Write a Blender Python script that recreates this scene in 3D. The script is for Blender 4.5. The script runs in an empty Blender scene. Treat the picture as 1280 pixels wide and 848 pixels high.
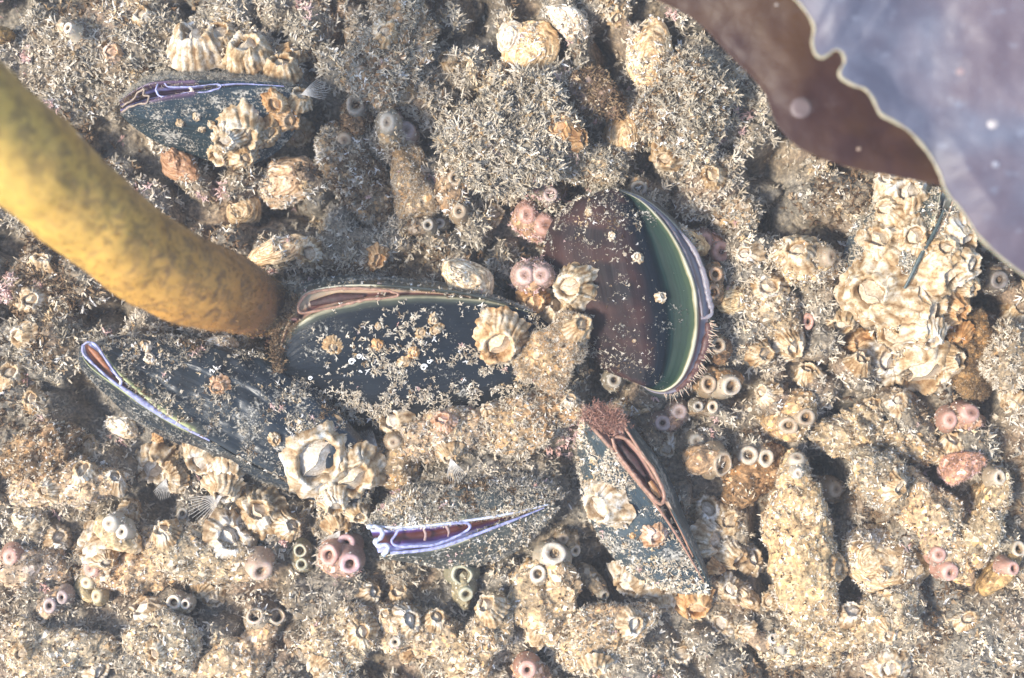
import bpy, math, numpy as np
from mathutils import Vector, Euler

R = math.radians
rng = np.random.default_rng(7)
# ------------------------------------------------------------------ camera, sky, sun, exposure
H = 444.0                     # camera height above the bed, mm
S = 0.25                      # mm per photo pixel on the plane z = 0
scn = bpy.context.scene
C = scn.collection
cam = bpy.data.cameras.new("camera"); camo = bpy.data.objects.new("camera", cam); C.objects.link(camo)
camo.location = (0, 0, H/1000); cam.lens = 36*H/(1280*S); cam.sensor_width = 36; cam.clip_start = .005; cam.clip_end = 50
cam.dof.use_dof = True; cam.dof.focus_distance = .435; cam.dof.aperture_fstop = 7
scn.camera = camo
SUN_EL, SUN_AZ = 50, 200      # azimuth of the light's source, degrees counter-clockwise from +x
w = bpy.data.worlds.new("World"); scn.world = w; w.use_nodes = True
nt = w.node_tree; bg = nt.nodes['Background']; sk = nt.nodes.new('ShaderNodeTexSky'); sk.sky_type = 'NISHITA'; sk.sun_disc = False
sk.sun_elevation = R(SUN_EL); sk.sun_rotation = R(90-SUN_AZ)
nt.links.new(sk.outputs[0], bg.inputs[0]); bg.inputs[1].default_value = 0.15
sl = bpy.data.lights.new("sun", 'SUN'); sl.energy = 3.3; sl.angle = R(11); sl.color = (1, .935, .83)
so = bpy.data.objects.new("sun", sl); C.objects.link(so)
d = Vector((math.cos(R(SUN_AZ))*math.cos(R(SUN_EL)), math.sin(R(SUN_AZ))*math.cos(R(SUN_EL)), math.sin(R(SUN_EL))))
so.rotation_euler = d.to_track_quat('Z', 'Y').to_euler(); so.location = d*2
scn.view_settings.view_transform = 'Standard'; scn.view_settings.look = 'None'
scn.view_settings.exposure = 1.2; scn.view_settings.gamma = 1
scn.cycles.max_bounces = 5; scn.cycles.diffuse_bounces = 3; scn.cycles.volume_bounces = 0

# ------------------------------------------------------------------ numeric helpers (all in millimetres)
def W(px, py, z=0.0):
    px = np.asarray(px, float); py = np.asarray(py, float); z = np.asarray(z, float)+0*px
    k = S*(H-z)/H
    return np.stack([(px-640)*k, (424-py)*k, z], -1)
def hsh(ix, iy, iz, seed):
    h = (ix.astype(np.int64)*374761393+iy.astype(np.int64)*668265263+iz.astype(np.int64)*2147483647+seed*974634777) & 0xffffffff
    h = ((h ^ (h >> 13))*1274126177) & 0xffffffff
    h = ((h ^ (h >> 16))*2246822519) & 0xffffffff
    return ((h ^ (h >> 15)) & 0xffffff)/float(0xffffff)
def vnoise(P, scale, seed=0):
    p = P/scale; i = np.floor(p).astype(np.int64); f = p-i; f = f*f*(3-2*f)
    out = 0
    for dx in (0, 1):
        for dy in (0, 1):
            for dz in (0, 1):
                wt = (f[..., 0] if dx else 1-f[..., 0])*(f[..., 1] if dy else 1-f[..., 1])*(f[..., 2] if dz else 1-f[..., 2])
                out = out+wt*hsh(i[..., 0]+dx, i[..., 1]+dy, i[..., 2]+dz, seed)
    return out*2-1
def fbm(P, scale, octv=4, seed=0, gain=.5):
    a, s, o = 1., scale, 0
    for k in range(octv):
        o = o+a*vnoise(P, s, seed+k*17); a *= gain; s *= .47
    return o
def catmull(pts, n):
    pts = np.asarray(pts, float)
    P = np.vstack([2*pts[0]-pts[1], pts, 2*pts[-1]-pts[-2]])
    seg = np.linalg.norm(np.diff(pts, axis=0), axis=1); cum = np.concatenate([[0], np.cumsum(seg)]); cum /= cum[-1]
    t = np.linspace(0, 1, n); out = []
    for x in t:
        i = min(np.searchsorted(cum, x, side='right')-1, len(pts)-2); i = max(i, 0)
        u = (x-cum[i])/max(cum[i+1]-cum[i], 1e-9)
        p0, p1, p2, p3 = P[i], P[i+1], P[i+2], P[i+3]
        out.append(.5*((2*p1)+(-p0+p2)*u+(2*p0-5*p1+4*p2-p3)*u*u+(-p0+3*p1-3*p2+p3)*u**3))
    return np.array(out)
def grid_faces(nu, nv, closed=False):
    a = []
    i = np.arange(nu-1)[:, None]; jn = nv if closed else nv-1; j = np.arange(jn)[None]
    j2 = (j+1) % nv
    return np.stack([(i*nv+j), (i*nv+j2), ((i+1)*nv+j2), ((i+1)*nv+j)], -1).reshape(-1, 4)

# ------------------------------------------------------------------ scene-object helpers
def tag(o, label=None, cat=None, group=None, kind=None):
    if label: o['label'] = label
    if cat: o['category'] = cat
    if group: o['group'] = group
    if kind: o['kind'] = kind
    return o
def thing(name, label, cat, px, py, z=0, group=None):
    o = bpy.data.objects.new(name, None); C.objects.link(o); o.empty_display_size = .01
    o.location = Vector(W(px, py, z))/1000
    return tag(o, label, cat, group)
def mesh(name, V, F, mat, parent=None, smooth=True, col=None, uv=None, color=None, centre=None):
    """V world mm, F array (n,3|4) or list of arrays; one mesh object."""
    Fs = F if isinstance(F, (list, tuple)) else [F]
    Fs = [f for f in Fs if len(f)]
    me = bpy.data.meshes.new(name)
    base = BASES.get(parent.name, np.array(parent.location)*1000) if parent is not None else (np.zeros(3) if centre is None else np.asarray(centre, float))
    me.vertices.add(len(V)); me.vertices.foreach_set('co', ((V-base)/1000).astype(np.float32).ravel())
    tot = sum(f.size for f in Fs); nf = sum(len(f) for f in Fs)
    me.loops.add(tot); me.loops.foreach_set('vertex_index', np.concatenate([f.ravel() for f in Fs]).astype(np.int32))
    me.polygons.add(nf)
    sizes = np.concatenate([np.full(len(f), f.shape[1]) for f in Fs])
    st = np.concatenate([[0], np.cumsum(sizes)[:-1]])
    me.polygons.foreach_set('loop_start', st.astype(np.int32))
    me.update(calc_edges=True); me.validate()
    me.polygons.foreach_set('use_smooth', np.full(len(me.polygons), smooth)); 
    if col is not None:
        a = me.color_attributes.new('col', 'FLOAT_COLOR', 'POINT')
        a.data.foreach_set('color', np.concatenate([col, np.ones((len(col), 1))], 1).astype(np.float32).ravel())
    if uv is not None:
        a = me.attributes.new('shell', 'FLOAT_VECTOR', 'POINT')
        a.data.foreach_set('vector', np.concatenate([uv, np.zeros((len(uv), 1))], 1).astype(np.float32).ravel())
    me.materials.append(mat)
    o = bpy.data.objects.new(name, me); C.objects.link(o)
    if parent is not None: o.parent = parent
    elif centre is not None: o.location = Vector(base)/1000
    BASES[o.name] = base
    if color is not None: o.color = (*color, 1)
    return o
BASES = {}

# ------------------------------------------------------------------ materials
class N:
    def __init__(s, name, rough=.8, spec=.3):
        s.m = bpy.data.materials.new(name); s.m.use_nodes = True; s.t = s.m.node_tree
        s.b = s.t.nodes['Principled BSDF']; s.b.inputs['Roughness'].default_value = rough; s.b.inputs['Specular IOR Level'].default_value = spec
    def n(s, ty, **k):
        x = s.t.nodes.new(ty)
        for a, v in k.items(): setattr(x, a, v)
        return x
    def l(s, a, b): s.t.links.new(a, b)
    def pos(s):
        g = s.n('ShaderNodeNewGeometry'); return g.outputs['Position']
    def noise(s, mm, detail=4, rough=.6, dist=0, vec=None):
        x = s.n('ShaderNodeTexNoise'); x.inputs['Scale'].default_value = 1000/mm; x.inputs['Detail'].default_value = detail
        x.inputs['Roughness'].default_value = rough; x.inputs['Distortion'].default_value = dist
        s.l(vec or s.pos(), x.inputs['Vector']); return x.outputs['Fac']
    def ramp(s, fac, stops, interp='LINEAR'):
        x = s.n('ShaderNodeValToRGB'); x.color_ramp.interpolation = interp; e = x.color_ramp.elements
        while len(e) < len(stops): e.new(.5)
        for q, (p, c) in zip(e, stops): q.position = p; q.color = (*c, 1) if len(c) == 3 else c
        s.l(fac, x.inputs[0]); return x.outputs[0]
    def mix(s, f, a, b, mode='MIX'):
        x = s.n('ShaderNodeMix'); x.data_type = 'RGBA'; x.blend_type = mode
        for v, i in ((f, 0), (a, 6), (b, 7)):
            if isinstance(v, (int, float)): x.inputs[i].default_value = v
            elif isinstance(v, tuple): x.inputs[i].default_value = (*v, 1)
            else: s.l(v, x.inputs[i])
        return x.outputs[2]
    def math(s, op, a, b=0.):
        x = s.n('ShaderNodeMath'); x.operation = op
        for v, i in ((a, 0), (b, 1)):
            if isinstance(v, (int, float)): x.inputs[i].default_value = v
            else: s.l(v, x.inputs[i])
        return x.outputs[0]
    def bump(s, h, mm=.3, strength=.6, prev=None):
        x = s.n('ShaderNodeBump'); x.inputs['Distance'].default_value = mm/1000; x.inputs['Strength'].default_value = strength
        s.l(h, x.inputs['Height'])
        if prev: s.l(prev, x.inputs['Normal'])
        s.l(x.outputs[0], s.b.inputs['Normal']); return x.outputs[0]
    def col(s, c):
        if isinstance(c, tuple): s.b.inputs['Base Color'].default_value = (*c, 1)
        else: s.l(c, s.b.inputs['Base Color'])
    def oc(s): return s.n('ShaderNodeObjectInfo').outputs['Color']
    def attr(s, name):
        x = s.n('ShaderNodeAttribute'); x.attribute_name = name; return x
def silt_nodes(m, dark=(.05, .038, .028), mid=(.2, .165, .125), lite=(.46, .42, .35)):
    a = m.noise(9, 5, .65); b = m.noise(1.3, 4, .7); c = m.noise(30, 3, .5)
    base = m.ramp(a, [(.3, dark), (.46, mid), (.62, (.3, .26, .21)), (.75, lite)])
    warm = m.ramp(c, [(.42, (.26, .24, .2)), (.55, (.32, .24, .15)), (.68, (.42, .27, .17))])
    base = m.mix(.45, base, warm)
    fleck = m.ramp(b, [(.3, (.35, .35, .35)), (.5, (.8, .8, .8)), (.66, (1.5, 1.45, 1.35)), (.75, (2, 1.9, 1.8))])
    return m.mix(1., base, fleck, 'MULTIPLY'), b, a
def mk_silt():
    m = N('silt', .9, .15); c, b, a = silt_nodes(m); m.col(c)
    m.bump(b, .8, .8); return m.m
def mk_body():
    m = N('encrusted_body', .8, .25); c, b, a = silt_nodes(m, (.2, .155, .105), (.44, .37, .28), (.66, .6, .5))
    vo = m.n('ShaderNodeTexVoronoi'); vo.inputs['Scale'].default_value = 1000/1.5; m.l(m.pos(), vo.inputs['Vector']); sp_ = m.n('ShaderNodeSeparateColor'); m.l(vo.outputs['Color'], sp_.inputs[0])
    chip = m.ramp(sp_.outputs[0], [(.70, (0, 0, 0)), (.74, (.8,)*3)]); cc = m.ramp(sp_.outputs[1], [(.2, (.62, .42, .22)), (.5, (.72, .6, .44)), (.8, (.86, .82, .76))])
    c = m.mix(m.math('MULTIPLY', chip, m.ramp(a, [(.4, (0, 0, 0)), (.55, (1,)*3)])), c, cc)
    c = m.mix(1., c, m.mix(1., m.oc(), (1.45, 1.45, 1.45), 'MULTIPLY'), 'MULTIPLY'); m.col(c); p = m.bump(b, .7, .8); m.bump(vo.outputs['Distance'], .5, .5, p); return m.m
def mk_flesh():
    m = N('tunic', .45, .4); a = m.noise(2.5, 4, .6); b = m.noise(.6, 2, .6)
    c = m.mix(1., m.oc(), m.ramp(a, [(.3, (.7, .68, .64)), (.6, (1., 1., 1.)), (.8, (1.2, 1.2, 1.2))]), 'MULTIPLY')
    at = m.attr('shell').outputs['Vector']; sep = m.n('ShaderNodeSeparateXYZ'); m.l(at, sep.inputs[0])
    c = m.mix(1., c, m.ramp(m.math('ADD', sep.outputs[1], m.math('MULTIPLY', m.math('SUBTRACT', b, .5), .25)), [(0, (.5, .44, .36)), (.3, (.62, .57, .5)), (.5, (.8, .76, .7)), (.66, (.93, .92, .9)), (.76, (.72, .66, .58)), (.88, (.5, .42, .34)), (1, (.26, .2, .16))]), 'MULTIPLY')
    m.col(c); m.b.inputs['Subsurface Weight'].default_value = .6; m.b.inputs['Subsurface Radius'].default_value = (1, .6, .4); m.b.inputs['Subsurface Scale'].default_value = .0012
    m.bump(b, .15, .5); return m.m
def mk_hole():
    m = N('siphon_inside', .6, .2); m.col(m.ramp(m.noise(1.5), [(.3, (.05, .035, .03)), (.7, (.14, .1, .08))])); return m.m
def mk_turf():
    m = N('turf', .85, .15); m.col(m.attr('col').outputs['Color']); return m.m
def mk_barnacle():
    m = N('barnacle_plate', .7, .3)
    sv = m.attr('shell').outputs['Vector']
    sep = m.n('ShaderNodeSeparateXYZ'); m.l(sv, sep.inputs[0])
    a = m.noise(4, 4, .6); b = m.noise(.8, 4, .7)
    base = m.ramp(a, [(.34, (.32, .21, .11)), (.46, (.5, .38, .24)), (.56, (.64, .57, .46)), (.7, (.78, .76, .72))])
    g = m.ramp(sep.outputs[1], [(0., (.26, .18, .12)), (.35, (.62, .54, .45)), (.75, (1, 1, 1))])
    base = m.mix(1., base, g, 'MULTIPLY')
    base = m.mix(1., base, m.ramp(b, [(.34, (.6, .53, .42)), (.5, (1, 1, 1))]), 'MULTIPLY')
    m.col(m.mix(1., base, m.oc(), 'MULTIPLY')); m.bump(b, .25, .8); return m.m
def mk_operc():
    m = N('opercular_plate', .6, .3); b = m.noise(.9, 3, .6)
    m.col(m.mix(1., m.ramp(b, [(.3, (.36, .29, .21)), (.5, (.54, .46, .36)), (.7, (.7, .64, .55))]), m.oc(), 'MULTIPLY')); m.bump(b, .15, .6); return m.m
def mk_valve(name, stops, silt=.5, ufade=None, gloss=.28, streak=(.0, (.2, .1, .1)), speck=.66, lines=60):
    """shell colour from the row coordinate (growth bands), streaks across, and silt lying on it"""
    m = N(name, gloss, .5)
    at = m.attr('shell').outputs['Vector']; sep = m.n('ShaderNodeSeparateXYZ'); m.l(at, sep.inputs[0])
    u, v = sep.outputs[0], sep.outputs[1]
    wob = m.noise(14, 3, .6)
    v2 = m.math('ADD', v, m.math('MULTIPLY', m.math('SUBTRACT', wob, .5), .05))
    if ufade: v2 = m.math('ADD', v2, m.ramp(u, [(ufade, (0, 0, 0)), (ufade+.05, (.12,)*3)]))
    base = m.ramp(v2, stops)
    cmb = m.n('ShaderNodeCombineXYZ'); m.l(m.math('MULTIPLY', v2, float(lines)), cmb.inputs[0]); m.l(m.math('MULTIPLY', u, 1.6), cmb.inputs[1])
    ln = m.n('ShaderNodeTexNoise'); ln.inputs['Scale'].default_value = 1.; ln.inputs['Detail'].default_value = 4; ln.inputs['Roughness'].default_value = .65; m.l(cmb.outputs[0], ln.inputs['Vector'])
    lf = ln.outputs['Fac']
    base = m.mix(1., base, m.ramp(lf, [(.35, (.6, .65, .7)), (.55, (1, 1, 1)), (.74, (1.7, 1.65, 1.6))]), 'MULTIPLY')
    if streak[0] > 0:
        c2 = m.n('ShaderNodeCombineXYZ'); m.l(m.math('MULTIPLY', u, 9.), c2.inputs[0]); m.l(m.math('MULTIPLY', v, 2.2), c2.inputs[1])
        sn = m.n('ShaderNodeTexNoise'); sn.inputs['Scale'].default_value = 1.; sn.inputs['Detail'].default_value = 3; m.l(c2.outputs[0], sn.inputs['Vector'])
        msk = m.math('MULTIPLY', m.ramp(sn.outputs['Fac'], [(.42, (0, 0, 0)), (.6, (1, 1, 1))]), m.ramp(v, [(.3, (0, 0, 0)), (.4, (1, 1, 1))]))
        base = m.mix(m.math('MULTIPLY', msk, streak[0]), base, streak[1])
    n1 = m.noise(10, 5, .65); n2 = m.noise(.9, 4, .7)
    s1 = m.math('ADD', m.math('MULTIPLY', n1, .6), m.math('MULTIPLY', n2, .5))
    lo = speck+.1-silt*.32
    sm = m.ramp(s1, [(lo, (0, 0, 0)), (lo+.045, (1, 1, 1))])
    sep2 = m.ramp(v, [(.03, (0, 0, 0)), (.09, (1, 1, 1))])
    sm = m.math('MULTIPLY', sm, sep2)
    sc = m.ramp(n2, [(.3, (.12, .12, .11)), (.5, (.3, .28, .24)), (.65, (.5, .47, .4))])
    m.col(m.mix(sm, base, sc))
    m.l(m.ramp(sm, [(0, (gloss,)*3), (1, (.9,)*3)]), m.b.inputs['Roughness'])
    p = m.bump(lf, .22, .5); m.bump(m.math('MULTIPLY', sm, n2), .9, .9, p)
    return m.m
def mk_mantle(name, stops, rough=.35):
    m = N(name, rough, .5)
    at = m.attr('shell').outputs['Vector']; sep = m.n('ShaderNodeSeparateXYZ'); m.l(at, sep.inputs[0])
    wob = m.noise(3, 3, .6)
    v = m.math('ADD', sep.outputs[1], m.math('MULTIPLY', m.math('SUBTRACT', wob, .5), .12))
    m.col(m.ramp(v, stops)); m.b.inputs['Subsurface Weight'].default_value = .15; m.b.inputs['Subsurface Scale'].default_value = .0008
    m.bump(m.noise(.7), .2, .4); return m.m
def mk_plain(name, c, rough=.5, var=.35, mm=1.5, sss=0, bump=.2):
    m = N(name, rough, .4); n_ = m.noise(mm, 4, .6)
    m.col(m.mix(1., c, m.ramp(n_, [(.3, (1-var,)*3), (.7, (1+var,)*3)]), 'MULTIPLY')); m.b.inputs['Subsurface Weight'].default_value = sss; m.b.inputs['Subsurface Scale'].default_value = .001
    m.bump(n_, bump, .5); return m.m
SILT, BODY, FLESH, HOLE, TURF, BARN, OPER = mk_silt(), mk_body(), mk_flesh(), mk_hole(), mk_turf(), mk_barnacle(), mk_operc()
CIRRI = mk_plain('cirri', (.62, .58, .52), .5)

# ------------------------------------------------------------------ scatter library: branched twigs, hairs, flakes
def tube_path(P, r, k=3):
    """P (n,3), r (n,) -> verts, quads (open tube, pointed end)"""
    P = np.asarray(P, float); n = len(P)
    T = np.gradient(P, axis=0); T /= np.linalg.norm(T, axis=1, keepdims=True)+1e-9
    up = np.array([.3, .2, 1.]); A = np.cross(T, up); A /= np.linalg.norm(A, axis=1, keepdims=True)+1e-9; B = np.cross(T, A)
    th = np.arange(k)*2*np.pi/k
    V = P[:, None]+np.asarray(r)[:, None, None]*(np.cos(th)[None, :, None]*A[:, None]+np.sin(th)[None, :, None]*B[:, None])
    return V.reshape(-1, 3), grid_faces(n, k, True)
def join(parts):
    V, F, o = [], [], 0
    for v, f in parts: V.append(v); F.append(f+o); o += len(v)
    return np.vstack(V), np.vstack(F)
def tw_tuft(r):                                       # a branched hydroid tuft about 1 unit tall
    parts = []
    for b in range(r.integers(3, 6)):
        az = r.uniform(0, 6.28); lean = r.uniform(.2, 1.1)
        d = np.array([math.cos(az)*lean, math.sin(az)*lean, 1.]); d /= np.linalg.norm(d)
        L = r.uniform(.5, 1.); bend = r.normal(0, .25, 3)
        t = np.linspace(0, 1, 4)[:, None]
        P = d*L*t+bend*t*t*L
        parts.append(tube_path(P, .095*(1-.55*t[:, 0])))
        for q in range(r.integers(1, 4)):
            s = r.uniform(.35, .9); p0 = d*L*s+bend*s*s*L
            dd = d+r.normal(0, .8, 3); dd /= np.linalg.norm(dd); l2 = r.uniform(.18, .42)
            t2 = np.linspace(0, 1, 3)[:, None]
            parts.append(tube_path(p0+dd*l2*t2+r.normal(0, .05, 3)*t2*t2, .075*(1-.5*t2[:, 0])))
    return join(parts)
def tw_hair(r):                                       # a few short curved hairs
    parts = []
    for b in range(3):
        d = np.array([r.normal(0, .5), r.normal(0, .5), 1.]); L = r.uniform(.5, 1)
        t = np.linspace(0, 1, 3)[:, None]; o = np.array([r.uniform(-.4, .4), r.uniform(-.4, .4), 0])
        parts.append(tube_path(o+d*L*t+r.normal(0, .3, 3)*t*t, .09*(1-.7*t[:, 0])))
    return join(parts)
def tw_clump(r):                                      # stubby silt coated branchlets
    parts = []
    for b in range(r.integers(4, 7)):
        az = r.uniform(0, 6.28); lean = r.uniform(.4, 2.2); d = np.array([math.cos(az)*lean, math.sin(az)*lean, 1.]); d /= np.linalg.norm(d)
        t = np.linspace(0, 1, 3)[:, None]; L = r.uniform(.45, 1.); rad = r.uniform(.1, .19)
        parts.append(tube_path(d*L*t+r.normal(0, .22, 3)*t*t, rad*np.array([.8, 1.15, .45])))
    return join(parts)
def tw_flake(r):                                      # an irregular chip of shell or sediment
    k = 5; th = np.sort(r.uniform(0, 6.28, k)); rad = r.uniform(.3, .6, k)
    top = np.stack([np.cos(th)*rad*1.3, np.sin(th)*rad*.8, r.uniform(.12, .3, k)], 1)
    bot = top*np.array([1.1, 1.1, 0])-np.array([0, 0, .1])
    V = np.vstack([top, bot, [[0, 0, .34]]])
    F = [[i, (i+1) % k, 10, 10] for i in range(k)]+[[i+k, (i+1) % k+k, (i+1) % k, i] for i in range(k)]
    return V, np.array(F)
def tw_sliver(r):                                     # a long narrow curved splinter of shell
    n = 5; t = np.linspace(-.5, .5, n); w_ = .11*(1-(2*np.abs(t))**2)+.02; zc = .16-.35*t*t+.05
    a = np.stack([t, w_+.1*t*t, zc], 1); m_ = np.stack([t, 0*t, zc+.07], 1); c = np.stack([t, -w_+.1*t*t, zc], 1); lo = np.stack([t, 0*t, zc-.2], 1)
    V = np.stack([a, m_, c, lo], 1).reshape(-1, 3)*[1.2, 1, 1]; return V, grid_faces(n, 4, True)
def tw_grain(r):
    V = np.array([[1, 0, 0], [-1, 0, 0], [0, 1, 0], [0, -1, 0], [0, 0, 1], [0, 0, -1]], float)*.4*r.uniform(.6, 1.3, (6, 1))
    F = np.array([[0, 2, 4, 4], [2, 1, 4, 4], [1, 3, 4, 4], [3, 0, 4, 4], [2, 0, 5, 5], [1, 2, 5, 5], [3, 1, 5, 5], [0, 3, 5, 5]])
    return V, F
rt = np.random.default_rng(99)
LIB = {'sliver': [tw_sliver(rt)], 'clump': [tw_clump(rt) for _ in range(12)], 'tuft': [tw_tuft(rt) for _ in range(14)], 'hair': [tw_hair(rt) for _ in range(10)], 'flake': [tw_flake(rt) for _ in range(10)], 'grain': [tw_grain(rt) for _ in range(4)]}
PAL = {'grey': [(.17, .14, .1), (.36, .31, .235), (.49, .43, .335), (.62, .56, .46)],
       'cream': [(.3, .235, .165), (.53, .445, .33), (.65, .57, .45), (.75, .68, .57)],
       'brown': [(.05, .03, .018), (.13, .08, .045), (.24, .16, .09), (.38, .29, .19)],
       'gold': [(.4, .26, .13), (.6, .46, .28), (.78, .68, .52), (.88, .84, .76)],
       'white': [(.55, .49, .41), (.72, .67, .6), (.8, .77, .72), (.86, .84, .8)],
       'rosy': [(.16, .07, .05), (.3, .15, .11), (.42, .24, .18), (.5, .34, .27)],
       'pink': [(.45, .25, .2), (.6, .4, .35), (.66, .48, .44), (.7, .55, .5)],
       'teal': [(.03, .04, .04), (.09, .11, .1), (.2, .21, .18), (.42, .4, .34)]}
def scatter(P, Nn, kind, size, pal, r, lean=.35, squash=1.):
    """returns (V,F,col) of templates of `kind` planted at P along Nn"""
    n = len(P); size = np.broadcast_to(size, (n,)).copy()
    Z = Nn+r.normal(0, lean, (n, 3)); Z /= np.linalg.norm(Z, axis=1, keepdims=True)
    a = r.uniform(0, 6.28, n); ref = np.stack([np.cos(a), np.sin(a), 0*a+.1], 1)
    X = np.cross(ref, Z); X /= np.linalg.norm(X, axis=1, keepdims=True)+1e-9; Y = np.cross(Z, X)
    cp = np.array(PAL[pal]) if isinstance(pal, str) else None
    t = np.clip(r.beta(2, 2, n), 0, .999)*3
    if cp is None:
        cps = np.array([PAL[p] for p in ('grey', 'cream', 'brown', 'gold', 'white', 'pink', 'teal')])
        sel = pal; lo = cps[sel, t.astype(int)]; hi = cps[sel, t.astype(int)+1]
    else: lo = cp[t.astype(int)]; hi = cp[t.astype(int)+1]
    colr = lo+(hi-lo)*(t % 1)[:, None]
    which = r.integers(0, len(LIB[kind]), n); Vs, Fs, Cs, off = [], [], [], 0
    for k, (tv, tf) in enumerate(LIB[kind]):
        m = which == k; c = m.sum()
        if not c: continue
        s = size[m][:, None, None]
        v = P[m][:, None]+s*(tv[None, :, 0, None]*X[m][:, None]+tv[None, :, 1, None]*Y[m][:, None]+squash*tv[None, :, 2, None]*Z[m][:, None])
        Vs.append(v.reshape(-1, 3)); Fs.append((tf[None]+(np.arange(c)*len(tv))[:, None, None]+off).reshape(-1, 4)); off += c*len(tv)
        Cs.append(np.repeat(colr[m], len(tv), 0))
    if not Vs: return np.zeros((0, 3)), np.zeros((0, 4), int), np.zeros((0, 3))
    return np.vstack(Vs), np.vstack(Fs), np.vstack(Cs)
def merge(bits):
    V, F, K, o = [], [], [], 0
    for v, f, c in bits:
        V.append(v); F.append(f+o); K.append(c); o += len(v)
    return np.vstack(V), np.vstack(F), np.vstack(K)
def splitq(F):                                        # quads whose last two corners coincide become triangles
    t = F[:, 2] == F[:, 3]
    return [F[t][:, :3], F[~t]]
def sample(V, F, n, r, minz=-.2):
    a, b, c, dd = V[F[:, 0]], V[F[:, 1]], V[F[:, 2]], V[F[:, -1]]
    nr = np.cross(c-a, dd-b) if F.shape[1] == 4 else np.cross(b-a, c-a)
    ar = np.linalg.norm(nr, axis=1); nn = nr/(ar[:, None]+1e-12)
    p = ar*(nn[:, 2] > minz)
    if p.sum() <= 0: return np.zeros((0, 3)), np.zeros((0, 3))
    i = r.choice(len(F), n, p=p/p.sum()); u, v = r.random((n, 1)), r.random((n, 1))
    if F.shape[1] == 4: P = (a[i]*(1-u)+b[i]*u)*(1-v)+(dd[i]*(1-u)+c[i]*u)*v
    else:
        fl = (u+v) > 1; u = np.where(fl, 1-u, u); v = np.where(fl, 1-v, v); P = a[i]+(b[i]-a[i])*u+(c[i]-a[i])*v
    return P, nn[i]
def patchy(P, r, main):
    names = ('grey', 'cream', 'brown', 'gold', 'white', 'pink', 'teal'); s_ = np.full(len(P), names.index(main))
    f = fbm(P, 11, 3, 131); g = fbm(P, 5, 3, 133); q = r.random(len(P))
    s_[f > .35] = 3; s_[f < -.45] = 0 if main != 'grey' else 2; s_[g > .75] = 4; s_[g < -.85] = 5; s_[q < .08] = 2; s_[(q > .08) & (q < .14)] = 4; return s_
def coat(name, V, F, parent, spec, r, minz=-.2, keep=None):
    """spec: list of (kind, count, size range, palette)"""
    bits = []
    for kind, n, (s0, s1), pal in spec:
        P, Nn = sample(V, F, n, r, minz)
        if keep is not None:
            m = keep(P, r); P, Nn = P[m], Nn[m]
        if kind == 'clump' and pal in ('cream', 'grey') and len(P): pal = patchy(P, r, pal); m = fbm(P, 6, 3, 41) > -.42; P, Nn, pal = P[m], Nn[m], pal[m]
        if kind in ('hair', 'flake', 'sliver') and name == 'turf_coat' and len(P): m = fbm(P+3., 5, 3, 47) > -.2; P, Nn = P[m], Nn[m]
        if len(P) == 0: continue
        bits.append(scatter(P, Nn, kind, r.uniform(s0, s1, len(P)), pal, r, squash=.6 if kind == 'flake' else 1.))
    if not bits: return
    v, f, c = merge(bits)
    return tag(mesh(name, v, splitq(f), TURF, parent, col=c, smooth=False), kind='stuff')

# ------------------------------------------------------------------ the bed: one sheet with mounds and dark pits
def axis(half, step, far):
    a = np.arange(0, half, step); o = [a[-1]]; st = step
    while o[-1] < far: st *= 1.18; o.append(o[-1]+st)
    a = np.concatenate([a, o[1:]]); return np.concatenate([-a[:0:-1], a])
gx, gy = axis(185, .36, 2500), axis(130, .36, 2500)
GX, GY = np.meshgrid(gx, gy, indexing='ij')
r1 = np.random.default_rng(21)
pts = []
for _ in range(9000):
    p = r1.uniform([-330, -260], [330, 260])
    if all((p[0]-q[0])**2+(p[1]-q[1])**2 > 12.5**2 for q in pts): pts.append(p)
Z = np.full(GX.shape, -13.)
wx = GX+2.2*fbm(np.stack([GX, GY, GX*0], -1), 9, 3, 5); wy = GY+2.2*fbm(np.stack([GX, GY, GX*0+50], -1), 9, 3, 6)
def dome(cx, cy, a, b, ang, top, base=-13., pw=.5):
    i0, i1 = np.searchsorted(gx, [cx-a*1.6, cx+a*1.6]); j0, j1 = np.searchsorted(gy, [cy-a*1.6, cy+a*1.6])
    x, y = wx[i0:i1, j0:j1]-cx, wy[i0:i1, j0:j1]-cy
    c, s_ = math.cos(ang), math.sin(ang); d2 = ((x*c+y*s_)/a)**2+((-x*s_+y*c)/b)**2
    Z[i0:i1, j0:j1] = np.maximum(Z[i0:i1, j0:j1], base+(top-base)*np.clip(1-d2, 0, 1)**pw)
Z += 6.*np.clip((5-GY)/25, 0, 1)*(abs(GX) < 400)
for p in pts:
    a = r1.uniform(7.5, 12.5); dome(p[0], p[1], a, a*r1.uniform(.62, .95), r1.uniform(0, 3.14), r1.uniform(-2.5, 3))
flat = (GX**2/400**2+GY**2/330**2) > 1
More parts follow.
